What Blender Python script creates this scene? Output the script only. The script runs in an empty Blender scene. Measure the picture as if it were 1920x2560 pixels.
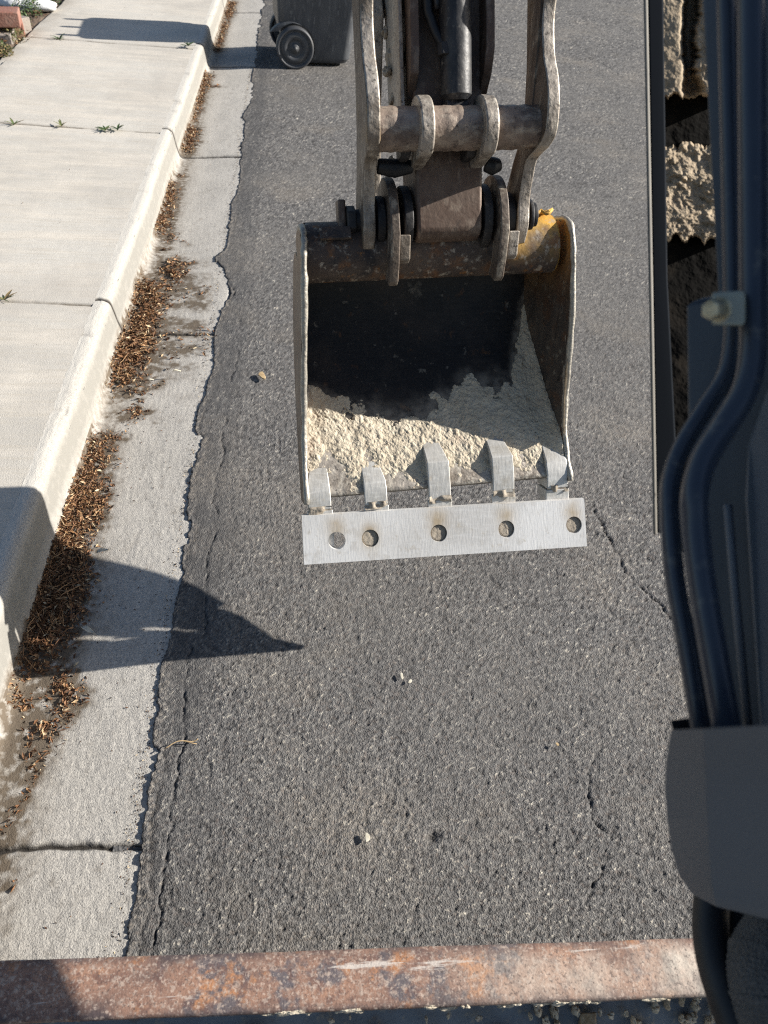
import bpy, bmesh, math, random
import numpy as np
from mathutils import Vector, Matrix
random.seed(7); rng = np.random.default_rng(11)
S = bpy.context.scene
COL = S.collection

# ---------------------------------------------------------------- camera
F = 1950.0; H = 1.5                       # focal length in photo pixels, eye height
_d = np.array([735-960, 1280+520, -F]); _Y = _d/np.linalg.norm(_d)
_Z = np.cross(np.array([1, -.09, 0.]), _d); _Z /= np.linalg.norm(_Z)
_X = np.cross(_Y, _Z)
R = np.array([_X, _Y, _Z])                # world = R @ camera vector
cd = bpy.data.cameras.new("camera"); cam = bpy.data.objects.new("camera", cd); COL.objects.link(cam)
cam.matrix_world = Matrix.Translation((0, 0, H)) @ Matrix([list(r) for r in R]).to_4x4()
cd.sensor_fit = 'VERTICAL'; cd.sensor_height = 36; cd.sensor_width = 27; cd.lens = F/2560*36
cd.clip_start = .02; cd.clip_end = 3000
cd.dof.use_dof = True; cd.dof.focus_distance = 1.75; cd.dof.aperture_fstop = 7.5
S.camera = cam
S.cycles.use_denoising = False; S.cycles.filter_width = 1.15; S.cycles.sampling_pattern = 'TABULATED_SOBOL'
S.render.resolution_x = 768; S.render.resolution_y = 1024

# ---------------------------------------------------------------- light
SUN_EL, SUN_AZ = 26.0, 2.5               # degrees; azimuth measured from +X
w = bpy.data.worlds.new("World"); S.world = w; w.use_nodes = True
nt = w.node_tree; bg = nt.nodes['Background']
sky = nt.nodes.new('ShaderNodeTexSky'); sky.sky_type = 'NISHITA'; sky.sun_disc = False
sky.sun_elevation = math.radians(SUN_EL); sky.sun_rotation = math.radians(90-SUN_AZ)
nt.links.new(sky.outputs[0], bg.inputs[0]); bg.inputs[1].default_value = .06
sl = bpy.data.lights.new("sun", 'SUN'); sl.energy = 4.9; sl.angle = math.radians(.53); sl.color = (1, .95, .87)
so = bpy.data.objects.new("sun", sl); COL.objects.link(so)
_e, _a = math.radians(SUN_EL), math.radians(SUN_AZ)
sdir = Vector((math.cos(_e)*math.cos(_a), math.cos(_e)*math.sin(_a), math.sin(_e)))
so.rotation_euler = sdir.to_track_quat('Z', 'Y').to_euler(); so.location = sdir*20
S.view_settings.view_transform = 'Standard'; S.view_settings.look = 'None'
S.view_settings.exposure = 1.02; S.view_settings.gamma = 1

# ---------------------------------------------------------------- unprojection
def ray(px, py): return R @ np.array([px-960, 1280-py, -F])/F
def W(px, py, z): return np.array([0, 0, H]) + ray(px, py)*z          # at a depth
def at(px, py, h=0.):                                                  # on a horizontal plane
    r = ray(px, py); return np.array([0, 0, H]) + r*((h-H)/r[2])
def D(x, y, z): return W(x*1.1573, y*1.1573, z)

# ---------------------------------------------------------------- numpy noise
def hsh(i, j, k=0):
    h = (i*374761393 + j*668265263 + k*982451653) & 0xffffffff
    h = ((h ^ (h >> 13))*1274126177) & 0xffffffff
    return ((h ^ (h >> 16)) & 0xffff)/65535.
def vnoise(x, y, s, k=0):
    x = np.asarray(x, float)/s; y = np.asarray(y, float)/s
    i = np.floor(x).astype(np.int64); j = np.floor(y).astype(np.int64); u = x-i; v = y-j
    u = u*u*(3-2*u); v = v*v*(3-2*v)
    return (hsh(i, j, k)*(1-u)+hsh(i+1, j, k)*u)*(1-v)+(hsh(i, j+1, k)*(1-u)+hsh(i+1, j+1, k)*u)*v
def fbm(x, y, s, k=0, o=4):
    r = 0; a = 1; t = 0
    for q in range(o): r = r+a*vnoise(x, y, s/2**q, k+q*7); t += a; a *= .55
    return r/t
def worley(x, y, s, k=0):
    i = np.floor(x/s).astype(np.int64); j = np.floor(y/s).astype(np.int64)
    best = np.full(x.shape, 9.); cid = np.zeros(x.shape)
    for a in (-1, 0, 1):
        for b in (-1, 0, 1):
            ii, jj = i+a, j+b
            dx = (ii+hsh(ii, jj, k))-x/s; dy = (jj+hsh(ii, jj, k+1))-y/s
            d = dx*dx+dy*dy; m = d < best
            best = np.where(m, d, best); cid = np.where(m, hsh(ii, jj, k+2), cid)
    return np.sqrt(best), cid

# ---------------------------------------------------------------- materials
def rgb(c): return (c[0], c[1], c[2], 1)
def mat(name, base, layers=(), rough=.8, metal=0., bump=(), attrs=(), spec=.5, over=()):
    """layers: (scale, lo, hi, colour, strength[, xyz stretch[, detail]]) - noise masks laid over the base colour
       attrs: (attribute, colour, strength); bump: (scale, distance[, stretch])"""
    m = bpy.data.materials.new(name); m.use_nodes = True; t = m.node_tree; N = t.nodes; L = t.links
    bs = N['Principled BSDF']; bs.inputs['Roughness'].default_value = rough; bs.inputs['Metallic'].default_value = metal
    bs.inputs['Specular IOR Level'].default_value = spec
    tc = N.new('ShaderNodeTexCoord')
    def coord(st, off):
        mp = N.new('ShaderNodeMapping'); mp.inputs['Scale'].default_value = st; mp.inputs['Location'].default_value = off
        L.new(tc.outputs['Object'], mp.inputs[0]); return mp.outputs[0]
    if isinstance(base[0], str):                       # ramp on an attribute
        at_ = N.new('ShaderNodeAttribute'); at_.attribute_name = base[0]
        rp = N.new('ShaderNodeValToRGB'); L.new(at_.outputs['Fac'], rp.inputs[0])
        els = rp.color_ramp.elements
        for q, (p, c) in enumerate(base[1]):
            e = els[q] if q < 2 else els.new(p)
            e.position = p; e.color = rgb(c)
        cur = rp.outputs[0]
    else:
        r_ = N.new('ShaderNodeRGB'); r_.outputs[0].default_value = rgb(base); cur = r_.outputs[0]
    def mix(fac, col, cur):
        mx = N.new('ShaderNodeMix'); mx.data_type = 'RGBA'
        L.new(fac, mx.inputs['Factor']); L.new(cur, mx.inputs['A']); mx.inputs['B'].default_value = rgb(col)
        return mx.outputs['Result']
    for q, ly in enumerate(layers):
        sc, lo, hi, col, st = ly[:5]; stretch = ly[5] if len(ly) > 5 else (1, 1, 1); det = ly[6] if len(ly) > 6 else 5
        n = N.new('ShaderNodeTexNoise'); n.inputs['Scale'].default_value = sc; n.inputs['Detail'].default_value = det
        n.inputs['Roughness'].default_value = .62
        L.new(coord(stretch, (q*3.7, q*1.9, q*5.1)), n.inputs['Vector'])
        mr = N.new('ShaderNodeMapRange'); mr.inputs['From Min'].default_value = lo; mr.inputs['From Max'].default_value = hi
        mr.inputs['To Max'].default_value = st; L.new(n.outputs[0], mr.inputs[0])
        cur = mix(mr.outputs[0], col, cur)
    for an, col, st, *hard in attrs:
        a_ = N.new('ShaderNodeAttribute'); a_.attribute_name = an
        n = N.new('ShaderNodeTexNoise'); n.inputs['Scale'].default_value = 45; n.inputs['Detail'].default_value = 6
        L.new(tc.outputs['Object'], n.inputs['Vector'])
        ad = N.new('ShaderNodeMath'); ad.operation = 'MULTIPLY_ADD'; ad.inputs[1].default_value = 5.0 if hard else 1.2; ad.inputs[2].default_value = -1.35 if hard else .4
        L.new(n.outputs[0], ad.inputs[0])
        ml = N.new('ShaderNodeMath'); ml.operation = 'MULTIPLY'; L.new(a_.outputs['Fac'], ml.inputs[0]); L.new(ad.outputs[0], ml.inputs[1])
        m2 = N.new('ShaderNodeMath'); m2.operation = 'MULTIPLY'; m2.inputs[1].default_value = st; m2.use_clamp = True
        L.new(ml.outputs[0], m2.inputs[0]); cur = mix(m2.outputs[0], col, cur)
    for q, ly in enumerate(over):
        n = N.new('ShaderNodeTexNoise'); n.inputs['Scale'].default_value = ly[0]; n.inputs['Detail'].default_value = 6; n.inputs['Roughness'].default_value = .65
        L.new(coord(ly[5] if len(ly) > 5 else (1, 1, 1), (q*4.1+9, q*2.9, q*1.1)), n.inputs['Vector'])
        mr = N.new('ShaderNodeMapRange'); mr.inputs['From Min'].default_value = ly[1]; mr.inputs['From Max'].default_value = ly[2]
        mr.inputs['To Max'].default_value = ly[4]; L.new(n.outputs[0], mr.inputs[0]); cur = mix(mr.outputs[0], ly[3], cur)
    L.new(cur, bs.inputs['Base Color'])
    prev = None
    for q, b in enumerate(bump):
        sc, dist = b[:2]; st = b[2] if len(b) > 2 else (1, 1, 1)
        if sc < 0:
            n = N.new('ShaderNodeTexVoronoi'); n.inputs['Scale'].default_value = -sc
        else:
            n = N.new('ShaderNodeTexNoise'); n.inputs['Scale'].default_value = sc; n.inputs['Detail'].default_value = 4
        L.new(coord(st, (q*2.3, 0, q)), n.inputs['Vector'])
        bp = N.new('ShaderNodeBump'); bp.inputs['Distance'].default_value = dist; bp.inputs['Strength'].default_value = 1
        L.new(n.outputs[0], bp.inputs['Height'])
        if prev: L.new(prev, bp.inputs['Normal'])
        prev = bp.outputs[0]
    if prev: L.new(prev, bs.inputs['Normal'])
    return m

TAN = (.42, .355, .27)
M = dict(
 asphalt=mat('asphalt', ('stone', [(0, (.010, .010, .011)), (.16, (.040, .039, .039)), (.42, (.112, .108, .105)), (.68, (.172, .166, .16)), (.88, (.26, .245, .22)), (1, (.58, .53, .44))]),
   layers=[(1.1, .42, .62, (.15, .142, .132), .45), (6, .5, .75, (.09, .087, .085), .3), (420, .56, .66, (.25, .24, .225), .45), (110, .54, .66, (.17, .135, .115), .45), (160, .56, .68, (.07, .07, .075), .5), (500, .56, .68, (.03, .03, .03), .55), (3, .56, .72, (.2, .175, .145), .35)],
   attrs=[('tar', (.06, .059, .06), .7), ('dust', (.36, .31, .25), .7)], rough=.9, bump=[(-300, .0016), (600, .0012)], spec=.25),
 road_far=mat('road_far', (.09, .088, .088), layers=[(2, .4, .7, (.12, .118, .115), .5), (120, .5, .7, (.17, .165, .16), .5)], rough=.9, bump=[(-150, .002)]),
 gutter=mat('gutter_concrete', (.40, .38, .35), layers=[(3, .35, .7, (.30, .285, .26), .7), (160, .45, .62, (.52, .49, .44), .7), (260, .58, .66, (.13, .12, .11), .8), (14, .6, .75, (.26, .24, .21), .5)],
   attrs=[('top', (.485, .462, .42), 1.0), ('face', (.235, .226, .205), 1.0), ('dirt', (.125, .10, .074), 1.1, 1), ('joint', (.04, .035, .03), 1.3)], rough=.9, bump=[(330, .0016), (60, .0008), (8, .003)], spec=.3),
 walk=mat('sidewalk_concrete', (.485, .462, .42), layers=[(1.6, .42, .6, (.41, .385, .345), .9), (7, .45, .65, (.57, .52, .45), .7, (.3, 1.6, 1)), (30, .5, .66, (.41, .37, .31), .6, (.15, 2.5, 1)), (140, .5, .66, (.40, .37, .32), .55), (300, .5, .7, (.62, .58, .52), .6), (1.1, .52, .66, (.39, .36, .32), .6)],
   attrs=[('joint', (.12, .10, .075), 1.1), ('dirt', (.16, .13, .1), .9)], rough=.9, bump=[(280, .0011), (35, .0012, (.25, 2, 1)), (6, .004)], spec=.3),
 worn=mat('worn_steel', (.105, .082, .066), layers=[(7, .44, .60, (.19, .155, .125), .8), (30, .5, .64, (.055, .042, .034), .85), (60, .54, .66, (.36, .32, .26), .75, (1, 1, .3)), (120, .6, .7, (.02, .017, .015), .8), (5, .58, .66, (.26, .17, .06), .5)],
   rough=.6, metal=.25, bump=[(90, .0015), (16, .0014)]),
 worn_edge=mat('worn_steel_edge', (.38, .34, .295), layers=[(12, .45, .62, (.17, .14, .11), .85), (60, .5, .66, (.58, .53, .45), .8, (1, 1, .3)), (110, .57, .68, (.05, .042, .035), .85)],
   rough=.5, metal=.35, bump=[(90, .002), (24, .0016)]),
 brown=mat('mud_rubbed_brown_steel', (.105, .068, .05), layers=[(10, .42, .65, (.16, .12, .095), .8), (70, .52, .68, (.24, .19, .15), .7, (1, 1, .3)), (25, .58, .72, (.04, .03, .026), .8)],
   rough=.6, metal=.2, bump=[(120, .0008), (20, .0008)]),
 tube=mat('rubbed_cross_tube', (.16, .12, .098), layers=[(18, .36, .58, (.36, .285, .23), .85), (60, .5, .66, (.44, .38, .31), .75, (.4, 1, 1)), (90, .58, .7, (.06, .045, .04), .8)],
   rough=.5, metal=.3, bump=[(90, .0018), (30, .0012)]),
 dark=mat('dark_greasy_steel', (.022, .022, .024), layers=[(12, .5, .75, (.06, .052, .045), .7), (70, .6, .72, (.15, .13, .11), .6)], rough=.6, metal=.2, bump=[(50, .002)]),
 cyl=mat('dusty_black_cylinder', (.016, .017, .02), layers=[(25, .48, .7, (.10, .095, .09), .6, (1, 1, .25)), (120, .58, .7, (.2, .185, .16), .5)], rough=.5, metal=.1, bump=[(80, .001)]),
 tubetop=mat('rusty_bucket_top', (.07, .05, .04), layers=[(7, .44, .6, (.13, .098, .075), .8), (16, .52, .62, (.028, .025, .026), .85), (40, .6, .68, (.25, .11, .03), .8), (90, .6, .7, (.34, .29, .23), .6)],
   attrs=[('paint', (.58, .34, .065), 1.4)], over=[(22, .52, .64, (.17, .08, .035), .85), (60, .56, .66, (.42, .37, .3), .8), (110, .6, .68, (.03, .024, .02), .8)], rough=.65, metal=.1, bump=[(70, .0014), (16, .0014)]),
 shell=mat('bucket_shell', (.010, .009, .009), layers=[(6, .5, .7, (.045, .034, .027), .8), (28, .62, .72, (.12, .055, .02), .7), (45, .64, .70, (.20, .18, .15), .7), (150, .62, .72, (.12, .105, .09), .5)], attrs=[('dusty', (.20, .175, .145), .8, 1)], over=[(11, .64, .70, (.16, .14, .115), .8), (60, .55, .7, (.01, .009, .009), .6, (1, .5, .2))], rough=.5, metal=.2, bump=[(40, .0015)]),
 side=mat('bucket_side_steel', (.075, .06, .05), layers=[(40, .46, .66, (.16, .125, .095), .8, (1, .5, .22)), (60, .55, .68, (.03, .024, .02), .8, (1, .5, .22)), (10, .58, .72, (.25, .2, .15), .7)],
   attrs=[('paint', (.34, .16, .035), .9)], over=[(26, .5, .62, (.11, .06, .035), .8), (70, .58, .68, (.30, .26, .2), .7)], rough=.55, metal=.25, bump=[(90, .001, (1, .5, .25))]),
 edge=mat('bucket_side_edge', (.36, .34, .30), layers=[(30, .5, .65, (.2, .185, .16), .8), (90, .5, .65, (.50, .46, .38), .7)], rough=.55, metal=.5, bump=[(120, .002)]),
 mud=mat('caked_mud', (.50, .435, .335), layers=[(25, .45, .65, (.57, .51, .41), .8), (70, .55, .68, (.40, .33, .245), .7), (160, .6, .7, (.23, .17, .115), .7), (12, .6, .75, (.42, .32, .25), .6)],
   rough=.95, bump=[(90, .004), (260, .0016), (30, .004)], spec=.15),
 mud_tan=mat('dry_tan_mud', (.33, .265, .19), layers=[(25, .45, .65, (.40, .33, .24), .8), (70, .55, .68, (.24, .185, .125), .7)], rough=.95, bump=[(90, .003), (260, .0016)], spec=.1),
 mud_grey=mat('mud_film', (.30, .26, .21), layers=[(40, .45, .65, (.42, .37, .3), .8), (120, .55, .7, (.15, .12, .1), .8)], rough=.95, bump=[(90, .003)], spec=.15),
 tooth=mat('polished_tooth_steel', (.50, .49, .465), layers=[(18, .5, .68, (.36, .33, .28), .7), (150, .5, .68, (.62, .61, .58), .7, (.25, 1, 1)), (14, .60, .70, (.42, .34, .24), .85)], rough=.45, metal=.25, bump=[(160, .0006, (1, .3, .3)), (20, .0012)]),
 plate=mat('bright_steel_plate', (.63, .625, .615), layers=[(5, .42, .62, (.47, .46, .445), .8), (200, .45, .65, (.64, .64, .63), .35, (.12, 1, 1)), (26, .56, .66, (.44, .42, .39), .5), (60, .60, .70, (.42, .38, .32), .6), (320, .6, .7, (.3, .29, .27), .5)],
   attrs=[('stain', (.38, .31, .22), 1.0)], rough=.42, metal=.15, bump=[(260, .0004, (1, .2, .2)), (9, .0012)]),
 rail=mat('rusty_painted_rail', (.25, .145, .105), layers=[(5, .46, .58, (.36, .20, .13), .85), (10, .53, .58, (.085, .085, .10), .85), (18, .56, .62, (.44, .20, .085), .8), (45, .52, .62, (.14, .075, .06), .75), (90, .54, .64, (.42, .33, .27), .7), (260, .58, .68, (.5, .44, .38), .6)],
   attrs=[('mudon', (.50, .44, .37), .85), ('bare', (.075, .055, .055), .8)], over=[(30, .6, .7, (.16, .09, .07), .6), (150, .54, .62, (.50, .40, .33), .6), (240, .55, .63, (.07, .05, .045), .7), (40, .62, .66, (.55, .5, .45), .8, (.12, 1.2, 1))], rough=.75, metal=.05, bump=[(120, .0006), (300, .0005)]),
 mold=mat('blade_back_paint', (.16, .18, .20), layers=[(8, .45, .65, (.10, .105, .105), .8), (60, .56, .66, (.30, .26, .2), .7, (1, 1, .25)), (20, .6, .7, (.14, .10, .07), .8)], rough=.6, bump=[(70, .0015)]),
 boom=mat('dark_slate_paint', (.044, .054, .068), layers=[(6, .4, .7, (.062, .073, .088), .7), (120, .6, .75, (.09, .09, .09), .3)], rough=.55, bump=[(12, .0008)]),
 panel=mat('slate_plastic', (.10, .115, .135), layers=[(5, .4, .7, (.12, .132, .15), .6), (160, .6, .75, (.11, .11, .11), .25)], rough=.65),
 pipe=mat('hydraulic_pipe_paint', (.026, .036, .055), layers=[(9, .45, .7, (.038, .048, .066), .6), (70, .58, .7, (.14, .14, .13), .5)], rough=.28, spec=.5),
 rubber=mat('black_rubber', (.008, .009, .011), layers=[(20, .5, .75, (.03, .03, .03), .6)], rough=.55),
 trim=mat('rubber_trim_pale', (.16, .15, .13), layers=[(20, .5, .7, (.09, .085, .08), .6)], rough=.7),
 void=mat('shade_black_recess', (.006, .0055, .005), layers=[(20, .5, .7, (.02, .016, .012), .7)], rough=1, bump=[(30, .01)], spec=.1),
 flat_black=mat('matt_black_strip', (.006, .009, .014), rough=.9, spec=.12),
 clamp=mat('yellowed_clamp', (.32, .33, .27), layers=[(25, .45, .65, (.44, .42, .33), .7)], rough=.5, metal=.3, bump=[(60, .001)]),
 bolt=mat('zinc_bolt', (.52, .47, .33), layers=[(40, .45, .6, (.16, .15, .11), .8)], rough=.5, metal=.4, bump=[(90, .002)]),
 bin=mat('dark_grey_plastic', (.038, .042, .05), layers=[(7, .45, .65, (.085, .09, .098), .7, (1, 1, .3)), (60, .56, .7, (.17, .175, .18), .6, (1, 1, .2))], rough=.5, bump=[(120, .0006)]),
 wheel=mat('bin_wheel_plastic', (.045, .048, .055), layers=[(12, .5, .7, (.09, .088, .082), .6)], rough=.55),
 leaf=mat('dry_leaf', ('tone', [(0, (.03, .018, .011)), (.3, (.105, .052, .028)), (.62, (.23, .118, .056)), (.85, (.38, .235, .12)), (1, (.64, .55, .38))]), rough=.7, spec=.3),
 twig=mat('straw', (.45, .33, .18), layers=[(60, .4, .6, (.3, .2, .1), .7)], rough=.8),
 weed=mat('weed_leaf', ('tone', [(0, (.03, .06, .015)), (.6, (.06, .105, .028)), (.85, (.13, .13, .05)), (1, (.24, .17, .08))]), rough=.6),
 soil=mat('planter_soil', (.10, .07, .05), layers=[(20, .45, .65, (.17, .12, .085), .8), (90, .5, .65, (.05, .035, .025), .8)], rough=.95, bump=[(40, .02), (120, .006)]),
 brick=mat('red_block', (.24, .105, .075), layers=[(9, .45, .65, (.30, .19, .15), .8), (60, .55, .68, (.16, .09, .07), .7)], rough=.9, bump=[(80, .003)]),
 block=mat('grey_block', (.24, .21, .18), layers=[(12, .45, .65, (.33, .28, .24), .8), (60, .55, .68, (.13, .1, .09), .7)], rough=.9, bump=[(80, .003)]),
 rock=mat('white_rock', (.62, .63, .63), layers=[(12, .5, .7, (.45, .45, .44), .7)], rough=.85, bump=[(30, .006)]),
 chip=mat('pale_chip', (.6, .57, .48), layers=[(100, .4, .6, (.45, .4, .3), .7)], rough=.9),
)

# ---------------------------------------------------------------- object helpers
def tag(o, label=None, cat=None, group=None, kind=None):
    if label: o['label'] = label
    if cat: o['category'] = cat
    if group: o['group'] = group
    if kind: o['kind'] = kind
    return o
def link(o, parent=None):
    COL.objects.link(o)
    if parent is not None: o.parent = parent
    return o
def rootloc(p):
    v = Vector((0, 0, 0))
    while p is not None: v += p.location; p = p.parent
    return v
def mesh_obj(name, verts, faces, m, parent=None, smooth=False, attrs=None, bevel=0, seg=2):
    me = bpy.data.meshes.new(name)
    off = rootloc(parent); verts = [(v[0]-off.x, v[1]-off.y, v[2]-off.z) for v in verts]
    me.from_pydata(verts, [], faces); me.update()
    if attrs:
        for k, v in attrs.items():
            a = me.attributes.new(k, 'FLOAT', 'POINT'); a.data.foreach_set('value', np.asarray(v, np.float32))
    bm = bmesh.new(); bm.from_mesh(me); bmesh.ops.recalc_face_normals(bm, faces=bm.faces); bm.to_mesh(me); bm.free()
    if smooth:
        me.polygons.foreach_set('use_smooth', [True]*len(me.polygons))
    me.materials.append(M[m]); o = bpy.data.objects.new(name, me); link(o, parent)
    if bevel:
        b = o.modifiers.new('bevel', 'BEVEL'); b.width = bevel; b.segments = seg; b.limit_method = 'ANGLE'; b.angle_limit = math.radians(30)
        b.harden_normals = False
        me.polygons.foreach_set('use_smooth', [True]*len(me.polygons))
        wn = o.modifiers.new('wn', 'WEIGHTED_NORMAL'); wn.keep_sharp = False
    return o
def grid_obj(name, P, m, parent=None, attrs=None, smooth=True, flip=False):
    """P: (rows, cols, 3) array"""
    r, c = P.shape[:2]; n = r*c
    me = bpy.data.meshes.new(name); me.vertices.add(n)
    off = rootloc(parent); Q = P.reshape(-1, 3)-np.array(off)
    me.vertices.foreach_set('co', Q.astype(np.float32).ravel())
    i = np.arange(n).reshape(r, c); q = np.stack([i[:-1, :-1], i[:-1, 1:], i[1:, 1:], i[1:, :-1]], -1).reshape(-1, 4)
    if flip: q = q[:, ::-1]
    k = len(q); me.loops.add(k*4); me.loops.foreach_set('vertex_index', q.ravel().astype(np.int32))
    me.polygons.add(k); me.polygons.foreach_set('loop_start', (np.arange(k)*4).astype(np.int32))
    me.polygons.foreach_set('use_smooth', [smooth]*k); me.update(calc_edges=True); me.validate()
    for kk, v in (attrs or {}).items():
        a = me.attributes.new(kk, 'FLOAT', 'POINT'); a.data.foreach_set('value', np.asarray(v, np.float32).ravel())
    me.materials.append(M[m]); o = bpy.data.objects.new(name, me); return link(o, parent)

class MB:
    def __init__(s): s.v = []; s.f = []
    def add(s, v, f): n = len(s.v); s.v += [tuple(x) for x in v]; s.f += [tuple(i+n for i in q) for q in f]
    def prism(s, prof, fn, w0, w1):
        n = len(prof); s.add([fn(w0, *p) for p in prof]+[fn(w1, *p) for p in prof],
            [tuple(range(n))[::-1], tuple(range(n, 2*n))]+[(i, (i+1) % n, n+(i+1) % n, n+i) for i in range(n)])
    def box(s, c, hx, hy, hz, rot=0):
        cs, sn = math.cos(rot), math.sin(rot)
        v = [(c[0]+cs*x*hx-sn*y*hy, c[1]+sn*x*hx+cs*y*hy, c[2]+z*hz) for z in (-1, 1) for y in (-1, 1) for x in (-1, 1)]
        s.add(v, [(0, 2, 3, 1), (4, 5, 7, 6), (0, 1, 5, 4), (2, 6, 7, 3), (0, 4, 6, 2), (1, 3, 7, 5)])
    def tube(s, path, rad, n=16, cap=True):
        P = [Vector(p) for p in path]; m_ = len(P)
        rad = rad if hasattr(rad, '__len__') else [rad]*m_
        T = [(P[min(i+1, m_-1)]-P[max(i-1, 0)]).normalized() for i in range(m_)]
        up = Vector((0, 0, 1)) if abs(T[0].z) < .9 else Vector((1, 0, 0))
        A = T[0].cross(up).normalized(); v = []
        for i in range(m_):
            A = (A-T[i]*A.dot(T[i])).normalized(); B = T[i].cross(A)
            v += [P[i]+(A*math.cos(2*math.pi*k/n)+B*math.sin(2*math.pi*k/n))*rad[i] for k in range(n)]
        f = [(i*n+k, i*n+(k+1) % n, (i+1)*n+(k+1) % n, (i+1)*n+k) for i in range(m_-1) for k in range(n)]
        if cap: f += [tuple(range(n))[::-1], tuple(range((m_-1)*n, m_*n))]
        s.add(v, f)
    def build(s, name, m, parent=None, **k): return mesh_obj(name, s.v, s.f, m, parent, **k)
def smooth_path(pts, n=8):
    pts = [np.array(p, float) for p in pts]; pts = [2*pts[0]-pts[1]]+pts+[2*pts[-1]-pts[-2]]; out = []
    for i in range(1, len(pts)-2):
        a, b, c, d = pts[i-1:i+3]
        for k in range(n):
            t = k/n; out.append(.5*((2*b)+(c-a)*t+(2*a-5*b+4*c-d)*t*t+(-a+3*b-3*c+d)*t**3))
    out.append(pts[-2]); return out
def circle(cx, cy, r, a0=0, a1=360, n=24):
    full = (a1-a0) % 360 == 0
    k = n if full else n+1
    return [(cx+r*math.cos(math.radians(a0+(a1-a0)*i/n)), cy+r*math.sin(math.radians(a0+(a1-a0)*i/n))) for i in range(k)]

# ================================================================ SETTING
# litter map: strokes in photo pixels -> world; (x0,y0,x1,y1, half width m, density)
z6 = lambda x, y: (x/2.37, y/2.37)
z7 = lambda x, y: (x/1.843, 900+y/1.843)
strokes = []
def st(f, a, b, hw, dn, needles=0): strokes.append((at(*f(*a), -.005)[:2], at(*f(*b), -.005)[:2], hw*1.28, dn, needles))
st(z6, (1375, 0), (1345, 90), .035, 1); st(z6, (1345, 90), (1285, 290), .022, .9)
st(z6, (1225, 430), (1190, 520), .03, 1.1); st(z6, (1190, 490), (1305, 505), .016, .8); st(z6, (1190, 520), (1165, 650), .026, .9); st(z6, (1165, 650), (1148, 710), .018, .6)
st(z6, (1140, 745), (1100, 890), .03, 1.4); st(z6, (1110, 830), (1190, 825), .014, .7)
st(z6, (1040, 1025), (1095, 1030), .01, .7); st(z6, (1022, 1085), (990, 1230), .026, 1.4); st(z6, (985, 1240), (940, 1365), .03, 1.5)
st(z6, (1025, 1370), (1000, 1410), .02, .5); st(z6, (940, 1460), (1000, 1455), .013, .6); st(z6, (1070, 1415), (1120, 1440), .01, .3)
st(z6, (1030, 1545), (1050, 1640), .032, 1.5); st(z6, (1080, 1550), (1150, 1550), .012, .8); st(z6, (940, 1590), (1000, 1590), .016, .7)
st(z6, (840, 1670), (870, 1800), .04, 1.7); st(z6, (930, 1690), (880, 1830), .04, 1.7); st(z6, (900, 1680), (1090, 1690), .016, .9)
st(z6, (860, 1830), (820, 1990), .042, 1.9); st(z6, (800, 1980), (700, 2120), .042, 1.9, 1); st(z6, (860, 1990), (790, 2120), .036, 1.6, 1)
st(z6, (1000, 1800), (1260, 1700), .03, .12); st(z6, (900, 1990), (1270, 1990), .02, .28); st(z6, (930, 2100), (1250, 2060), .02, .2); st(z6, (1050, 1745), (1110, 1745), .008, .5)
st(z7, (560, 20), (600, 80), .045, 1.7, 1); st(z7, (590, 150), (740, 105), .012, .8); st(z7, (570, 240), (670, 230), .017, 1.0); st(z7, (650, 170), (620, 260), .01, .5); st(z7, (715, 280), (735, 275), .006, .7)
st(z7, (470, 340), (560, 345), .014, 1.0); st(z7, (450, 370), (410, 560), .034, 1.7); st(z7, (400, 560), (330, 700), .042, 1.9, 1); st(z7, (470, 600), (430, 760), .02, 1.0)
st(z7, (320, 720), (270, 900), .042, 1.9, 1); st(z7, (290, 900), (240, 1150), .052, 2.1, 2); st(z7, (230, 1130), (200, 1260), .05, 2, 2); st(z7, (360, 850), (340, 1150), .02, 1.2, 1)
st(z7, (180, 1280), (150, 1380), .036, 1.6, 1); st(z7, (190, 1410), (185, 1440), .01, .8); st(z7, (355, 1420), (345, 1440), .006, .8)
st(z7, (270, 1460), (330, 1570), .022, 1.1); st(z7, (360, 1530), (300, 1640), .016, .9); st(z7, (240, 1500), (280, 1560), .016, .8)
st(z7, (40, 1500), (70, 1590), .016, .9); st(z7, (90, 1570), (130, 1600), .01, .9); st(z7, (200, 1680), (160, 1800), .020, 1.1); st(z7, (250, 1660), (220, 1690), .012, .7)
st(z7, (140, 1790), (130, 1900), .014, .9)
dd = lambda x, y: (x*1.1573, y*1.1573)
st(dd, (85, 1560), (70, 1600), .012, 1); st(dd, (75, 1650), (80, 1665), .004, .6); st(dd, (65, 1690), (45, 1725), .006, .9); st(dd, (35, 1745), (5, 1785), .007, .9); st(dd, (12, 1912), (25, 1912), .005, .6)
def stroke_field(X, Y):
    r = np.zeros(X.shape)
    for a, b, hw, dn, _ in strokes:
        ab = b-a; L2 = max(ab@ab, 1e-9)
        u = np.clip(((X-a[0])*ab[0]+(Y-a[1])*ab[1])/L2, 0, 1)
        d = np.hypot(X-a[0]-u*ab[0], Y-a[1]-u*ab[1])
        r = np.maximum(r, min(dn, 1.2)*np.exp(-(d/(hw*1.25))**2))
    return r
JY = [.70+1.92*k for k in range(0, 7)]
JS = [.74, 2.575, 4.455, 6.285, 8.14, 10.0]
def rows(y0, y1, k, extra=()):
    ys = [y0]
    while ys[-1] < y1: ys.append(ys[-1]+k*(ys[-1]+.35))
    ys = np.array(ys)
    for e, wd in extra: ys = np.concatenate([ys, e+np.linspace(-wd, wd, 9)])
    return np.unique(np.round(ys, 5))
def ycoarse(y): return np.clip((5-y)/3, 0, 1)

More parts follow.
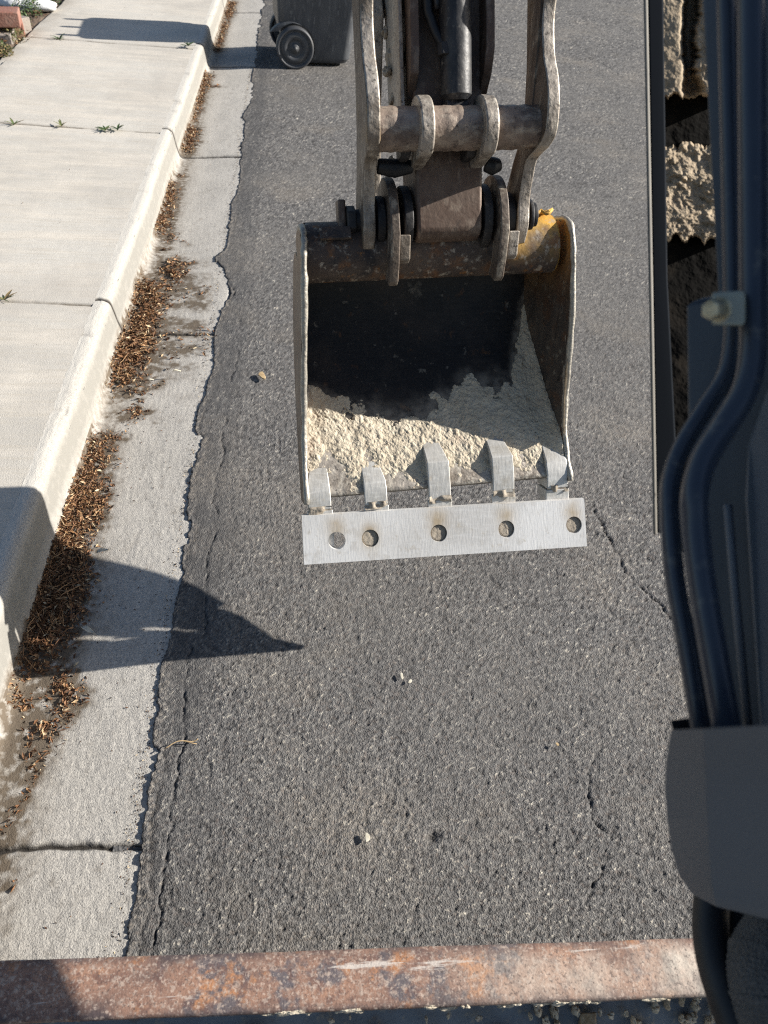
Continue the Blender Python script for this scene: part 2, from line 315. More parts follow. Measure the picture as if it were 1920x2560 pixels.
# cross-section of the gutter pan and kerb: x, z
CS = [(-.24, -.03), (-.268, -.03), (-.276, -.001), (-.30, -.001), (-.39, -.007), (-.49, -.015), (-.59, -.021), (-.622, -.021), (-.636, -.012), (-.643, .006), (-.649, .035), (-.655, .07), (-.660, .098), (-.664, .115), (-.672, .124), (-.684, .1292), (-.715, .1305)]
def resample(CS, n, dens):
    c = np.array(CS); s = np.r_[0, np.cumsum(np.hypot(*np.diff(c, axis=0).T))]; t = np.linspace(0, s[-1], n)
    return np.interp(t, s, c[:, 0]), np.interp(t, s, c[:, 1])
cx, cz = resample(CS, 170, 1)
for _ in range(3): cx[1:-1] = (cx[:-2]+cx[1:-1]+cx[2:])/3; cz[1:-1] = (cz[:-2]+cz[1:-1]+cz[2:])/3
ys = rows(.0, 14, .0055, [(j, .014) for j in JY])
Xg, Yg = np.meshgrid(cx, ys); Zg = np.meshgrid(cz, ys)[0].copy()
jd = np.min([np.abs(Yg-j-.012*np.sin(Xg*9)-(fbm(Xg, Yg, .03, 5)-.5)*.012) for j in JY], 0)
jw = .0045+.0012*Yg
joint = np.exp(-(jd/jw)**2)
Zg -= .009*joint
face = np.clip((Zg-.012)/.03, 0, 1)
wob = (fbm(Yg, Xg*0, .5, 31)-.5)*.02*face*np.clip((Xg+.700)/.02, 0, 1)
Xg = Xg+wob
pan = (Zg < .01)
Zg += (fbm(Xg, Yg, .25, 3)-.5)*.006*pan + (vnoise(Xg, Yg, .006, 9)-.5)*.0014*ycoarse(Yg)
chips = np.clip(fbm(Yg, Zg*3, .05, 77)-.66, 0, 1)*8*np.exp(-((Zg-.115)/.02)**2)
Zg -= chips*.008
sf = stroke_field(Xg, Yg)
flow = np.exp(-((Xg+.605)/.05)**2)*(.25+.75*np.clip(fbm(Xg*2, Yg, .5, 12)*2.2-.7, 0, 1))
fan = np.exp(-((Yg-2.75)/.40)**2)*np.clip(fbm(Xg*.8, Yg*2.4, .14, 22)*3-1.1, 0, 1)*np.clip((-.33-Xg)/.05, 0, 1)
lowd = np.exp(-((Xg+.60)/.075)**2)*(Yg < 1.25)*.9
dirt = np.clip(sf*1.05*pan+flow*.75+fan*1.0+lowd*np.clip(fbm(Xg, Yg, .12, 8)*2-.4, 0, 1), 0, 1)*np.clip(1.2-face*1.6, 0, 1)
dirt += .25*np.clip(fbm(Xg, Yg, .02, 41)-.62, 0, 1)*4*pan
grid_obj('gutter_and_kerb', np.stack([Xg, Yg, Zg], -1), 'gutter', attrs=dict(dirt=dirt, face=np.clip(1.6-np.abs(Zg-.0665)/.0385, 0, 1), top=np.clip((Zg-.1265)/.003, 0, 1), joint=joint))['kind'] = 'structure'  # face mask darkens kerb face and nose to offset the direct sun there

# sidewalk: x from the kerb's back to the planter
xs = np.concatenate([np.linspace(-.713, -.9, 50), np.linspace(-.904, -1.84, 150), [-1.845, -1.86]])
ys = rows(.0, 14, .007, [(j, .03) for j in JS])
Xs, Ys = np.meshgrid(xs, ys)
edge_in = (fbm(Ys, Xs*0, .35, 61)-.5)*.035
Xs = np.where(Xs < -1.81, Xs+edge_in, Xs)
Zs = .1305+(-.715-Xs)*.012
ja = [np.abs(Ys-j+.03*(Xs+.74)-(fbm(Xs, Xs*0+j, .08, 15)-.5)*.012) for j in JS]
jd = np.min(ja, 0); joint_s = np.exp(-(jd/(.0035+.0011*Ys))**2)
Zs = Zs-.006*joint_s+(fbm(Xs, Ys, .4, 51)-.5)*.004*np.clip((-.715-Xs)/.1, 0, 1)
Zs = np.where(Xs < -1.85, Zs-.08, Zs)
joint_s = joint_s*np.clip(fbm(Xs, Ys, .15, 71)*2.4-.35, .25, 1)
ds = np.clip((-1.71-Xs)/.12, 0, 1)*fbm(Xs, Ys, .1, 33)*.8
grid_obj('sidewalk', np.stack([Xs, Ys, Zs], -1), 'walk', attrs=dict(joint=joint_s, dirt=ds))['kind'] = 'structure'

# asphalt: fan grid with real aggregate relief near the camera
cr = []   # cracks: polylines in photo pixels
def crack(pts, wdt, dep): cr.append(([at(x*1.1573, y*1.1573, .006)[:2] for x, y in pts], wdt, dep))
crack([(1285, 1100), (1315, 1150), (1345, 1225), (1385, 1262), (1420, 1300), (1452, 1340)], .0032, 1)
crack([(1300, 1095), (1340, 1105), (1400, 1102), (1430, 1100)], .0022, .6)
crack([(1200, 470), (1300, 470), (1400, 460)], .004, .5); crack([(1240, 715), (1310, 720), (1400, 722)], .0035, .5)
crack([(1270, 1950), (1300, 1880), (1310, 1800), (1275, 1740), (1280, 1660), (1300, 1600)], .0028, .7)
crack([(1180, 120), (1290, 130), (1390, 190)], .007, .4); crack([(1330, 0), (1340, 60), (1390, 90)], .007, .4)
crack([(1380, 1180), (1410, 1220), (1445, 1250)], .002, .5); crack([(620, 1550), (900, 1560), (1200, 1545), (1440, 1560)], .002, .28)
crack([(700, 420), (740, 425), (770, 400)], .004, .4); crack([(350, 1100), (420, 1110), (640, 1105), (900, 1120)], .002, .25)
for xo, y0, y1 in ((-.255, .5, 1.2), (-.235, 1.2, 2.1), (-.27, 2.2, 3.3), (-.285, 2.4, 4.6), (-.225, 2.3, 2.9)):
    yy = np.arange(y0, y1, .04); cr.append(([np.array([xo+(vnoise(y, xo*9, .1, 3)-.5)*.02, y]) for y in yy], .0022, .75))
u = np.linspace(0, 1, 660); u = u*.8+.2*u**1.6
ys = rows(.10, 13, .0033)
U, Ya = np.meshgrid(u, ys)
Xa = -.36+U*(1.75+.62*Ya)
ed = -.314+(fbm(Ya, Ya*0, .35, 101)-.5)*.05+(fbm(Ya, Ya*0+3, .05, 102)-.5)*.014+.03*np.clip(fbm(Ya, Ya*0+9, .11, 104)-.62, 0, 1)*4
bulge = -.045*np.exp(-((Ya-3.25)/.08)**2)+.035*np.exp(-((Ya-2.93)/.10)**2)
ed = ed+bulge+(vnoise(Xa, Ya, .008, 55)-.5)*.006
f1, c1 = worley(Xa, Ya, .0058, 1); f2, c2 = worley(Xa, Ya, .0036, 4); f3, c3 = worley(Xa, Ya, .015, 8)
fine = np.clip((4.6-Ya)/2.6, 0, 1)
stone = np.clip(1-f1*f1*1.5, 0, 1)
h = stone*(.1+1.0*c1)*.0019+np.clip(1-f2*f2*1.6, 0, 1)*c2*.0017
pit = np.clip(fbm(Xa, Ya, .009, 66, 3)-.58, 0, 1)*6
smoothband = np.clip((-.18-Xa+(fbm(Xa, Ya, .15, 17)-.5)*.08)/.05, 0, 1)*np.clip((Ya-.3), 0, 1)
h = h*(1-.65*smoothband)-pit*.0016*(1-.6*smoothband)
Za = .0005+h*fine+(fbm(Xa, Ya, .5, 88)-.5)*.008*np.clip((Xa+.29)/.2, 0, 1)
tar = .9*smoothband*fbm(Xa*3, Ya*.5, .03, 9)*1.5+.35*np.clip((-.02-Xa)/.15, 0, 1)*np.clip(fbm(Xa*5, Ya*.3, .06, 29)*3-1.2, 0, 1)
ck = np.zeros(Xa.shape)
near = Xa < 2.5
for pts, wd, dep in cr:
    best = np.full(Xa.shape, 9.)
    y0 = min(p[1] for p in pts)-.06; y1 = max(p[1] for p in pts)+.06
    i0, i1 = np.searchsorted(ys, [y0, y1]); sx, sy = Xa[i0:i1], Ya[i0:i1]
    wx = sx+(fbm(sx, sy, .035, 5)-.5)*.03; wy = sy+(fbm(sx, sy, .035, 6)-.5)*.03; b_ = best[i0:i1]
    for a, b in zip(pts[:-1], pts[1:]):
        ab = b-a; uu = np.clip(((wx-a[0])*ab[0]+(wy-a[1])*ab[1])/(ab@ab), 0, 1)
        b_ = np.minimum(b_, np.hypot(wx-a[0]-uu*ab[0], wy-a[1]-uu*ab[1]))
    ck[i0:i1] = np.maximum(ck[i0:i1], dep*np.clip(vnoise(sx, sy, .012, 17)*1.6, .45, 1)*np.exp(-(b_/(wd*.9))**2)*np.clip(fbm(sx, sy, .09, 7)*2.4-.3, .3, 1))
dE = Xa-ed
ecx = .016+(fbm(Ya, Ya*0, .12, 120)-.5)*.05
ec = np.exp(-((dE-ecx)/.0035)**2)*np.clip(fbm(Ya, Xa*0, .25, 130)*3.2-1.1, 0, 1)*np.clip(vnoise(Xa, Ya, .02, 19)*2.5-.5, .1, 1)*(dE > .002)
ck = np.maximum(ck, ec*1.1)
hole = np.exp(-(np.hypot(Xa-at(935*1.1573, 1808*1.1573)[0], Ya-at(935*1.1573, 1808*1.1573)[1])/.012)**2)*np.clip(fbm(Xa, Ya, .012, 3)*3-.8, 0, 1)
Za -= ck*.007+hole*.009
Za = np.where(dE < 0, Za-np.clip(-dE/.003, 0, 1)*.03, Za+.001*np.exp(-dE/.03))
Za = np.where((dE > .003) & (Xa < -.262), np.maximum(Za, .0006), Za)
Za += (vnoise(Xa, Ya, .006, 91)-.5)*.004*np.exp(-(dE/.02)**2)*fine
scol = .08+.56*stone*(.1+c1)+.42*c2*np.clip(1.1-f2, 0, 1)+.05*(c3-.4)+.34*(hsh((Xa*300).astype(np.int64), (Ya*300).astype(np.int64), 5)-.5)
scol = np.where((c1 > .955) & (f1 < .45), .97, scol); scol = np.where((c2 > .97) & (f2 < .5), .95, scol)
scol = scol*(1-.45*np.clip(pit, 0, 1))*(.86+.3*fbm(Xa, Ya, .3, 160)); scol = np.clip(scol*1.12, 0, 1)
scol = scol*np.clip(1-ck*1.1-hole, 0, 1)*(1-.4*np.exp(-(dE/.003)**2))
dust = np.clip(fbm(Xa, Ya, .4, 140)-.56, 0, 1)*1.3+.5*np.exp(-((Xa-.12)/.12)**2-((Ya-.72)/.1)**2)*c2
dust = dust*(c2 > .35)+.5*np.clip(np.exp(-((dE-.0)/.02)**2)*(c2 > .7), 0, 1)
grid_obj('road', np.stack([Xa, Ya, Za], -1), 'asphalt', attrs=dict(stone=scol, tar=np.clip(tar, 0, 1), dust=np.clip(dust, 0, 1)), smooth=True)['kind'] = 'structure'
mb = MB(); mb.add([(-400, -400, -.06), (400, -400, -.06), (400, 600, -.06), (-400, 600, -.06)], [(0, 1, 2, 3)]); mb.build('ground', 'soil')['kind'] = 'structure'
mb = MB(); mb.add([(-.36, -30, -.01), (7, -30, -.01), (7, 400, -.01), (-.36, 400, -.01)], [(0, 1, 2, 3)]); mb.build('road_base', 'road_far')['kind'] = 'structure'

# planter bed left of the sidewalk
xs = np.linspace(-5, -1.83, 90); ys = np.linspace(4.5, 12, 200); Xp, Yp = np.meshgrid(xs, ys)
Zp = .125+(fbm(Xp, Yp, .3, 201)-.4)*.08+(vnoise(Xp, Yp, .035, 202)-.5)*.03
Zp = np.where(Xp > -1.85, .08, Zp)
grid_obj('planter_soil', np.stack([Xp, Yp, Zp], -1), 'soil')['kind'] = 'structure'

# ---------------------------------------------------------------- leaf litter (uncountable)
def surf_z(x, y):
    return np.interp(-x, [-c for c in cx], cz) if x > -.715 else .131
V = []; Fc = []; tone = []
def leaf(x, y, z, s, tn, flat=.5):
    a = random.random()*6.283; e = Matrix.Rotation(a, 3, 'Z') @ Matrix.Rotation(random.gauss(0, flat), 3, 'X') @ Matrix.Rotation(random.gauss(0, flat), 3, 'Y')
    wd = s*random.uniform(.25, .5); up = s*random.uniform(.1, .45); k = random.uniform(-.2, .2)*s
    pts = [(-s, 0, up*.3), (-.2*s, -wd, up), (s, k, up*.6), (.1*s, wd, up*.9), (0, 0, 0)]
    n = len(V)
    for p in pts:
        q = e @ Vector(p); V.append((x+q.x, y+q.y, z+q.z+s*.25)); tone.append(tn)
    Fc.extend([(n, n+1, n+4), (n+1, n+2, n+4), (n+2, n+3, n+4), (n+3, n, n+4)])
def needle(x, y, z, L, tn):
    a = random.random()*6.283; n = len(V); w_ = .0005; c = random.uniform(-.4, .4)
    for i in range(5):
        t = i/4-.5; px = x+math.cos(a)*L*t-math.sin(a)*c*L*t*t; py = y+math.sin(a)*L*t+math.cos(a)*c*L*t*t
        pz = z+.006*random.random()+.004*(.25-t*t)
        V.append((px-math.sin(a)*w_, py+math.cos(a)*w_, pz)); V.append((px+math.sin(a)*w_, py-math.cos(a)*w_, pz+.001)); tone.extend([tn, tn])
    for i in range(4): Fc.append((n+2*i, n+2*i+1, n+2*i+3, n+2*i+2))
def tn():
    r = random.random()
    return random.uniform(.92, 1) if r < .05 else min(.9, max(0, random.gauss(.5, .25)))
for a, b, hw, dn, nd in strokes:
    L = np.linalg.norm(b-a)+hw; ysc = (a[1]+b[1])/2
    sz = .0037 if ysc < 2.2 else .0050
    cnt = int(dn*(L*hw*2)/(sz*sz*2.6)*1.7)+3
    for _ in range(cnt):
        u_ = random.random(); off = random.gauss(0, .5); px = a[0]+(b[0]-a[0])*u_+random.gauss(0, hw*.55); py = a[1]+(b[1]-a[1])*u_+random.gauss(0, hw*.6+.01)
        if px < -.642: px = -.642+random.random()*.02
        if px > -.30 and random.random() < .7: continue
        # clumpy edge
        if vnoise(px, py, .02, 300) < .33 and dn < 1.8: continue
        pile = max(0, 1-abs(px-(a[0]+(b[0]-a[0])*u_))/(hw*1.3))*min(1, dn-.6)*.016 if dn > 1 else 0
        leaf(px, py, surf_z(px, py)+pile*random.random(), sz*random.choice([.5, .7, .9, 1.1, 1.5, 2.1])*random.uniform(.8, 1.2), tn())
    for _ in range(int(nd*L*hw*2*1500)):
        u_ = random.random(); px = max(-.635, a[0]+(b[0]-a[0])*u_+random.gauss(0, hw*.6)); py = a[1]+(b[1]-a[1])*u_+random.gauss(0, hw*.5)
        needle(px, py, surf_z(px, py)+.010+.008*random.random(), random.uniform(.02, .055), random.uniform(.3, .9))
# scattered bits on gutter and along the kerb
for _ in range(900):
    y = random.uniform(.4, 7)**1.0; x = random.uniform(-.635, -.32)
    if random.random() > .25+.75*math.exp(-((y-1.6)/.8)**2): continue
    leaf(x, y, surf_z(x, y), random.uniform(.0012, .004), random.uniform(0, .45), .25)
for _ in range(1500):     # crumbs along the seam with the asphalt
    y = .4+6*random.random()**1.6; x = -.318-abs(random.gauss(0, .012)); leaf(x, y, surf_z(x, y), random.uniform(.001, .0028)*(1+.15*y), random.choice([0, 0, .05, .3, .95]), .3)
for _ in range(60):
    leaf(random.uniform(-1.8, -.72), random.uniform(1.6, 7.5), .136, random.uniform(.002, .007), random.uniform(0, .5), .2)
for _ in range(120):
    y = random.uniform(4.5, 8.5); x = random.uniform(-2.0, -1.84); leaf(x, y, .14, random.uniform(.006, .015), tn())
mesh_obj('leaf_litter', V, Fc, 'leaf', attrs=dict(tone=tone))
lit = COL.objects['leaf_litter']; lit['kind'] = 'stuff'; tag(lit, 'brown dry leaf litter and needles lying along the gutter', 'leaf litter')

# mulch in the planter bed
V = []; Fc = []; tone = []
for _ in range(2500):
    x = random.uniform(-3.0, -1.88); y = random.uniform(5.6, 9.5); leaf(x, y, .145+random.random()*.03, random.uniform(.012, .03), random.uniform(.05, .6), .4)
mesh_obj('bark_mulch', V, Fc, 'leaf', attrs=dict(tone=tone)); tag(COL.objects['bark_mulch'], 'brown bark mulch covering the planter bed beside the sidewalk', 'mulch', kind='stuff')

# small loose things on the road and in the gutter
def straw(name, pts, r, h, label, cat, m='twig'):
    mb = MB(); P = [at(x*1.1573, y*1.1573, h) for x, y in pts]
    for i, p in enumerate(P): p[2] += .004*math.sin(i*2.1)
    mb.tube(smooth_path(P, 4), r, 6); o = mb.build(name, m, smooth=True); return tag(o, label, cat)
o = straw('straw_twig', [(355, 1618), (385, 1603), (415, 1600), (428, 1596)], .0011, .012, 'thin straw coloured twig lying on the asphalt edge near the gutter', 'twig')
m2 = MB(); m2.tube([at(398*1.1573, 1602*1.1573, .014), at(425*1.1573, 1607*1.1573, .012)], .0009, 6); m2.build('twig_branch', 'twig', o, smooth=True)
def chipm(name, x, y, s, label, cat, m='chip', h=.010, el=1.6):
    p = at(x*1.1573, y*1.1573, h); v = []; n = 9; ang = random.random()*3
    for k in range(n):
        r = s*random.uniform(.7, 1.15); c_, s_ = math.cos(k/n*6.283)*r*el, math.sin(k/n*6.283)*r
        v.append((p[0]+c_*math.cos(ang)-s_*math.sin(ang), p[1]+c_*math.sin(ang)+s_*math.cos(ang)))
    mb = MB(); mb.prism(v, lambda w_, a, b: (a, b, p[2]+w_), 0, s*.5); return tag(mb.build(name, m, bevel=s*.1, seg=1), label, cat)
chipm('dry_leaf', 566, 812, .011, 'tan dry leaf alone on the asphalt left of the bucket', 'leaf', 'twig', el=2.4)
chipm('wood_chip', 793, 1810, .0055, 'small pale wood chip on the asphalt, beside the small dark pothole', 'wood chip', el=1.8)
g = 'pale mineral flakes scattered on the asphalt'
o = chipm('paint_fleck', 868, 1461, .004, 'larger upper pale fleck of the pair on the asphalt below the bucket plate', 'fleck', el=2.6); o['group'] = g
o = chipm('paint_fleck', 886, 1472, .003, 'smaller lower pale fleck of the pair on the asphalt below the bucket plate', 'fleck', el=2.4); o['group'] = g
chipm('pebble', 1204, 1608, .0035, 'tiny tan pebble on the asphalt right of centre', 'pebble', 'twig', el=1.2)
def flatleaf(x, y, s, label, el, ang, h):
    p = at(x*1.1573, y*1.1573, h); n = 8; v = []; f = []
    for i in range(n+1):
        t = i/n; wd = s/el*math.sin(math.pi*min(1, t*1.02+.02))**.8
        for k, sgn in enumerate((-1, 0, 1)):
            a = (t-.5)*2*s; b = sgn*wd; v.append((p[0]+a*math.cos(ang)-b*math.sin(ang), p[1]+a*math.sin(ang)+b*math.cos(ang), p[2]+.004*abs(sgn)+.003*math.sin(t*5)))
    f = [(i*3+k, i*3+k+1, i*3+k+4, i*3+k+3) for i in range(n) for k in (0, 1)]
    o = mesh_obj('pale_leaf', v, f, 'chip', smooth=True); sd = o.modifiers.new('s', 'SOLIDIFY'); sd.thickness = .0008
    return tag(o, label, 'leaf', 'pale leaves among the gutter litter')
flatleaf(190, 1362, .020, 'long pale leaf on shaded litter beside the kerb', 3.2, -.5, .015)
flatleaf(355/1.0*0+222, 1191, .016, 'broad tan leaf on sunlit litter between kerb and gutter pan', 2.4, .5, .02)
flatleaf(382, 802, .014, 'longest cream leaf on the widest sunlit litter heap', 4, .3, .02)
flatleaf(328, 822, .009, 'small rounded cream leaf low on the widest sunlit litter heap', 1.5, .9, .02)

def bush(px, py, s, n, label, green):
    p = at(px, py, .14); V = []; Fc = []; tn_ = []; rr = random.Random(int(px*11+py))
    for k in range(n):
        a = rr.random()*6.283; q = rr.random()**.5; zz = rr.random()**.8*s*1.1*(1.15-q*.6); c = (p[0]+math.cos(a)*q*s*.7, p[1]+math.sin(a)*q*s, p[2]-.01+zz)
        L = rr.uniform(.010, .022); wd = L*.35; b = rr.random()*6.283; e = rr.uniform(-.3, 1.1); d = Vector((math.cos(b)*math.cos(e), math.sin(b)*math.cos(e), math.sin(e))); sd = d.cross(Vector((0, 0, 1))).normalized()*wd
        n0 = len(V); c = Vector(c); V.extend([tuple(c), tuple(c+d*L*.5+sd), tuple(c+d*L), tuple(c+d*L*.5-sd)]); t_ = min(1, max(0, rr.gauss(green, .22))); tn_.extend([t_]*4); Fc.append((n0, n0+1, n0+2, n0+3))
    return tag(mesh_obj('weed', V, Fc, 'weed', attrs=dict(tone=tn_)), label, 'weed', 'weeds growing in and beside the sidewalk')
# weeds: rosettes of leaves growing from joints
def weed(px, py, s, n, label, hgt=.6, green=.4, z=.138):
    p = at(px, py, z); V = []; Fc = []; tn_ = []
    rr = random.Random(int(px*7+py))
    for k in range(n):
        a = k*2.4+rr.random(); L = s*rr.uniform(.55, 1.1); el = rr.uniform(.1, 1.0)*hgt; wd = L*rr.uniform(.07, .14); m_ = 5; b0 = len(V); tv = min(1, max(0, rr.gauss(green, .2)))
        for i in range(m_+1):
            t = i/m_; r = L*t*math.cos(el*(1-t*.5)); zz = L*t*math.sin(el)*(1-.35*t)+.002
            ww = wd*math.sin(math.pi*min(1, .12+t*.88))
            for sg in (-1, 0, 1):
                V.append((p[0]+r*math.cos(a)-sg*ww*math.sin(a), p[1]+r*math.sin(a)+sg*ww*math.cos(a), p[2]+zz+abs(sg)*wd*.3)); tn_.append(tv)
        Fc += [(b0+i*3+q, b0+i*3+q+1, b0+i*3+q+4, b0+i*3+q+3) for i in range(m_) for q in (0, 1)]
    return tag(mesh_obj('weed', V, Fc, 'weed', attrs=dict(tone=tn_), smooth=True), label, 'weed', 'weeds growing in and beside the sidewalk')
weed(85/2.37, 742/2.37, .05, 9, 'dried upright weed at the left end of the sidewalk joint with three weeds', 1.3, .75)
weed(365/2.37, 752/2.37, .05, 10, 'brown dried weed in the middle of the sidewalk joint with three weeds', 1.0, .9)
weed(625/2.37, 770/2.37, .055, 11, 'brownish flat weed beside a bright green weed in the sidewalk joint', .5, .6)
weed(697/2.37, 768/2.37, .045, 12, 'bright green weed nearest the kerb in the sidewalk joint', .9, .3)
weed(350/2.37, 238/2.37, .06, 12, 'green weed in the sidewalk just past the tip of the bin shadow', 1.0, .35)
weed(1115/2.37, 275/2.37, .07, 13, 'green weed growing inside the bin shadow near the kerb', .8, .3)
weed(30/2.37, 1782/2.37, .045, 11, 'dry dark weed in the nearest sidewalk joint at the frame edge', 1.1, .85)
for i, (x, y, s, l) in enumerate([(165, 95, .16, 'tallest bright green weed clump between the blocks and the sidewalk'), (205, 60, .13, 'leafy green weed clump behind the white stones'), (85, 245, .12, 'yellow green weed clump beside the lowest red block'),
    (310, 15, .11, 'small weed clump at the far sidewalk edge under the bark'), (25, 20, .12, 'green weed clump on the bark behind the stacked blocks'), (25, 330, .09, 'dry weed tuft at the nearest corner of the planter bed'), (120, 160, .12, 'green weed clump against the grey block')]):
    bush(x/2.37, y/2.37, s*.9, 520, l, .45 if i not in (2, 5) else .85)

# stacked edging blocks and stones
def block(px, py, hx, hy, hz, z, m, rot, label):
    p = at(px, py, z); mb = MB(); mb.box((p[0], p[1], z+hz), hx, hy, hz, rot)
    return tag(mb.build('edging_block', m, bevel=.008), label, 'block', 'edging blocks beside the sidewalk')
block(10, 95, .14, .09, .055, .12, 'brick', .3, 'red edging block at the bottom of the stack by the frame edge')
block(34, 82, .10, .08, .05, .12, 'block', -.5, 'grey edging block standing beside the red blocks')
block(2, 62, .13, .09, .045, .23, 'brick', .2, 'red edging block on top of the stack by the frame edge')
block(-6, 120, .12, .1, .05, .1, 'block', .1, 'dark grey edging block lowest and nearest at the frame edge')
def rock(px, py, s, label, sc=(1.3, .8, .5)):
    p = at(px, py, .15); bm = bmesh.new(); bmesh.ops.create_icosphere(bm, subdivisions=3, radius=s)
    for v in bm.verts:
        n = vnoise(v.co.x*1.0+px, v.co.y+v.co.z*.7, s*.7, 5)-.5; v.co = Vector((v.co.x*sc[0], v.co.y*sc[1], v.co.z*sc[2]))*(1+n*.45)+Vector((p[0], p[1], .15+s*.2))
    V = [tuple(v.co) for v in bm.verts]; f = [tuple(q.index for q in fa.verts) for fa in bm.faces]; bm.free()
    return tag(mesh_obj('white_stone', V, f, 'rock', smooth=True), label, 'stone', 'white stones in the planter bed')
rock(48/1, 22, .11, 'large white stone behind the blocks'); rock(85, 22, .12, 'flat white stone nearest the sidewalk', (1.5, .8, .35)); rock(25, 17, .09, 'small white stone furthest from the sidewalk')

# ================================================================ WHEELED BIN
BX, BY = .148, 6.545
bin_root = bpy.data.objects.new('wheeled_trash_bin', None); link(bin_root); bin_root.location = (BX, BY, 0)
tag(bin_root, 'dark grey wheeled plastic trash bin standing on the asphalt by the gutter', 'trash bin')
ba = math.radians(6)
def bf(x, y, z): return (BX+x*math.cos(ba)-y*math.sin(ba), BY+x*math.sin(ba)+y*math.cos(ba), z)
# rounded tapered body; wheels toward -x
def rring(x0, x1, y0, y1, r, z, n=6):
    pts = []
    for (qx, qy, a0) in ((x1-r, y1-r, 0), (x0+r, y1-r, 90), (x0+r, y0+r, 180), (x1-r, y0+r, 270)):
        for k in range(n+1):
            a = math.radians(a0+90*k/n); pts.append(bf(qx+r*math.cos(a), qy+r*math.sin(a), z))
    return pts
V = []; Fc = []; lv = [(.012, .02), (.0, .035), (.0, .10)]
levels = [(.02, -.16, .235, .02, .46), (.05, -.20, .255, .0, .48), (.16, -.245, .27, -.01, .50), (.28, -.275, .285, -.02, .51), (.5, -.285, .32, -.035, .525), (.72, -.30, .36, -.05, .55), (.74, -.32, .38, -.07, .57), (.775, -.32, .38, -.07, .57)]
for z, x0, x1, y0, y1 in levels: V += rring(x0, x1, y0, y1, .06, z)
n = 28
for i in range(len(levels)-1): Fc += [(i*n+k, i*n+(k+1) % n, (i+1)*n+(k+1) % n, (i+1)*n+k) for k in range(n)]
Fc.append(tuple(range(n))[::-1]); Fc.append(tuple(range((len(levels)-1)*n, len(levels)*n)))
mesh_obj('body', V, Fc, 'bin', bin_root, bevel=.006)
V = []; Fc = []
for z, g_ in ((.777, .0), (.79, .01), (.805, -.05), (.815, -.14)): V += rring(-.325-g_, .40+g_, -.08-g_, .58+g_, .07, z)
for i in range(3): Fc += [(i*n+k, i*n+(k+1) % n, (i+1)*n+(k+1) % n, (i+1)*n+k) for k in range(n)]
Fc.append(tuple(range(n))[::-1]); Fc.append(tuple(range(3*n, 4*n))); mesh_obj('lid', V, Fc, 'bin', bin_root, bevel=.004)
mb = MB()
for y in (.0, .25, .5): mb.tube([bf(-.31, y, .77), bf(-.38, y, .785), bf(-.45, y, .79)], .024, 10)
mb.tube([bf(-.345, -.03, .775), bf(-.345, .53, .775)], .016, 12); mb.build('handle', 'bin', bin_root, smooth=True)
# wheels (near and far) with arched wheel wells
for sgn, yc in ((0, -.065), (1, .53)):
    mb = MB(); cx_, cz_ = -.165, .135; prof = [(.135, -.028), (.135, .028), (.127, .036), (.118, .036), (.114, .024), (.10, .022), (.096, .030), (.060, .030), (.056, .022), (.030, .024), (.026, .034), (.012, .036), (0.0, .036)]
    nn = 48; v = []; f = []
    full = prof+[(r, -y) for r, y in prof[::-1]][1:] if False else prof
    for side in (-1, 1):
        b0 = len(v)
        for r, yy in prof:
            for k in range(nn): v.append(bf(cx_+r*math.cos(k/nn*6.28318), yc+side*yy if yy > 0 else yc, cz_+r*math.sin(k/nn*6.28318)))
        for i in range(len(prof)-1): f += [(b0+i*nn+k, b0+i*nn+(k+1) % nn, b0+(i+1)*nn+(k+1) % nn, b0+(i+1)*nn+k) for k in range(nn)]
    mb.add(v, f); wo = mb.build('wheel', 'wheel', bin_root, smooth=True)
    hb = MB(); hb.tube([bf(cx_, yc-.045, cz_), bf(cx_, yc+.045, cz_)], .016, 12); hb.build('hub', 'wheel', wo, smooth=True)
mb = MB(); mb.tube([bf(-.165, -.05, .135), bf(-.165, .51, .135)], .011, 10); mb.build('axle', 'wheel', bin_root, smooth=True)
mb = MB(); mb.prism([(-.03-.165+.17*math.cos(math.radians(a)), .135+.155*math.sin(math.radians(a))) for a in range(-10, 150, 12)]+[(-.165+.15*math.cos(math.radians(a)), .135+.143*math.sin(math.radians(a))) for a in range(140, -20, -12)], lambda w_, x, z: bf(x, w_, z), -.035, .02); mb.build('wheel_arch', 'bin', bin_root, bevel=.003)

# ================================================================ EXCAVATOR
RX = bpy.data.objects.new('excavator', None); link(RX); RX.location = (.45, -.2, 0)
tag(RX, 'mud caked mini excavator with toothed bucket, thumb, rusty blade and dark boom beside the viewer', 'excavator')
PSI = math.radians(5.5); TLT = math.radians(1.5); O = W(1105, 547, 1.528)
bxv = np.array([math.cos(PSI)*math.cos(TLT), math.sin(PSI)*math.cos(TLT), math.sin(TLT)]); byv = np.array([-math.sin(PSI), math.cos(PSI), 0]); bzv = np.cross(bxv, byv)
UB, UC = -.444, -.896; QB, QC = .896, -.444
def TD(a, t, d): return O+a*bxv+(t*UB+d*QB)*byv+(t*UC+d*QC)*bzv
def TB(a, t, d): return TD(a-(.058*min(max(t, 0), .6)*min(1, max(0, -a/.268)))-(a > 0)*(.20*max(0, d-.05)+.020*min(1, max(0, 1-t/.32)))*(a/.268)**2, t, d)
def rot_prof(p, ang, c=(0, 0)):
    s_, c_ = math.sin(ang), math.cos(ang); return [(c[0]+c_*(x-c[0])-s_*(y-c[1]), c[1]+s_*(x-c[0])+c_*(y-c[1])) for x, y in p]

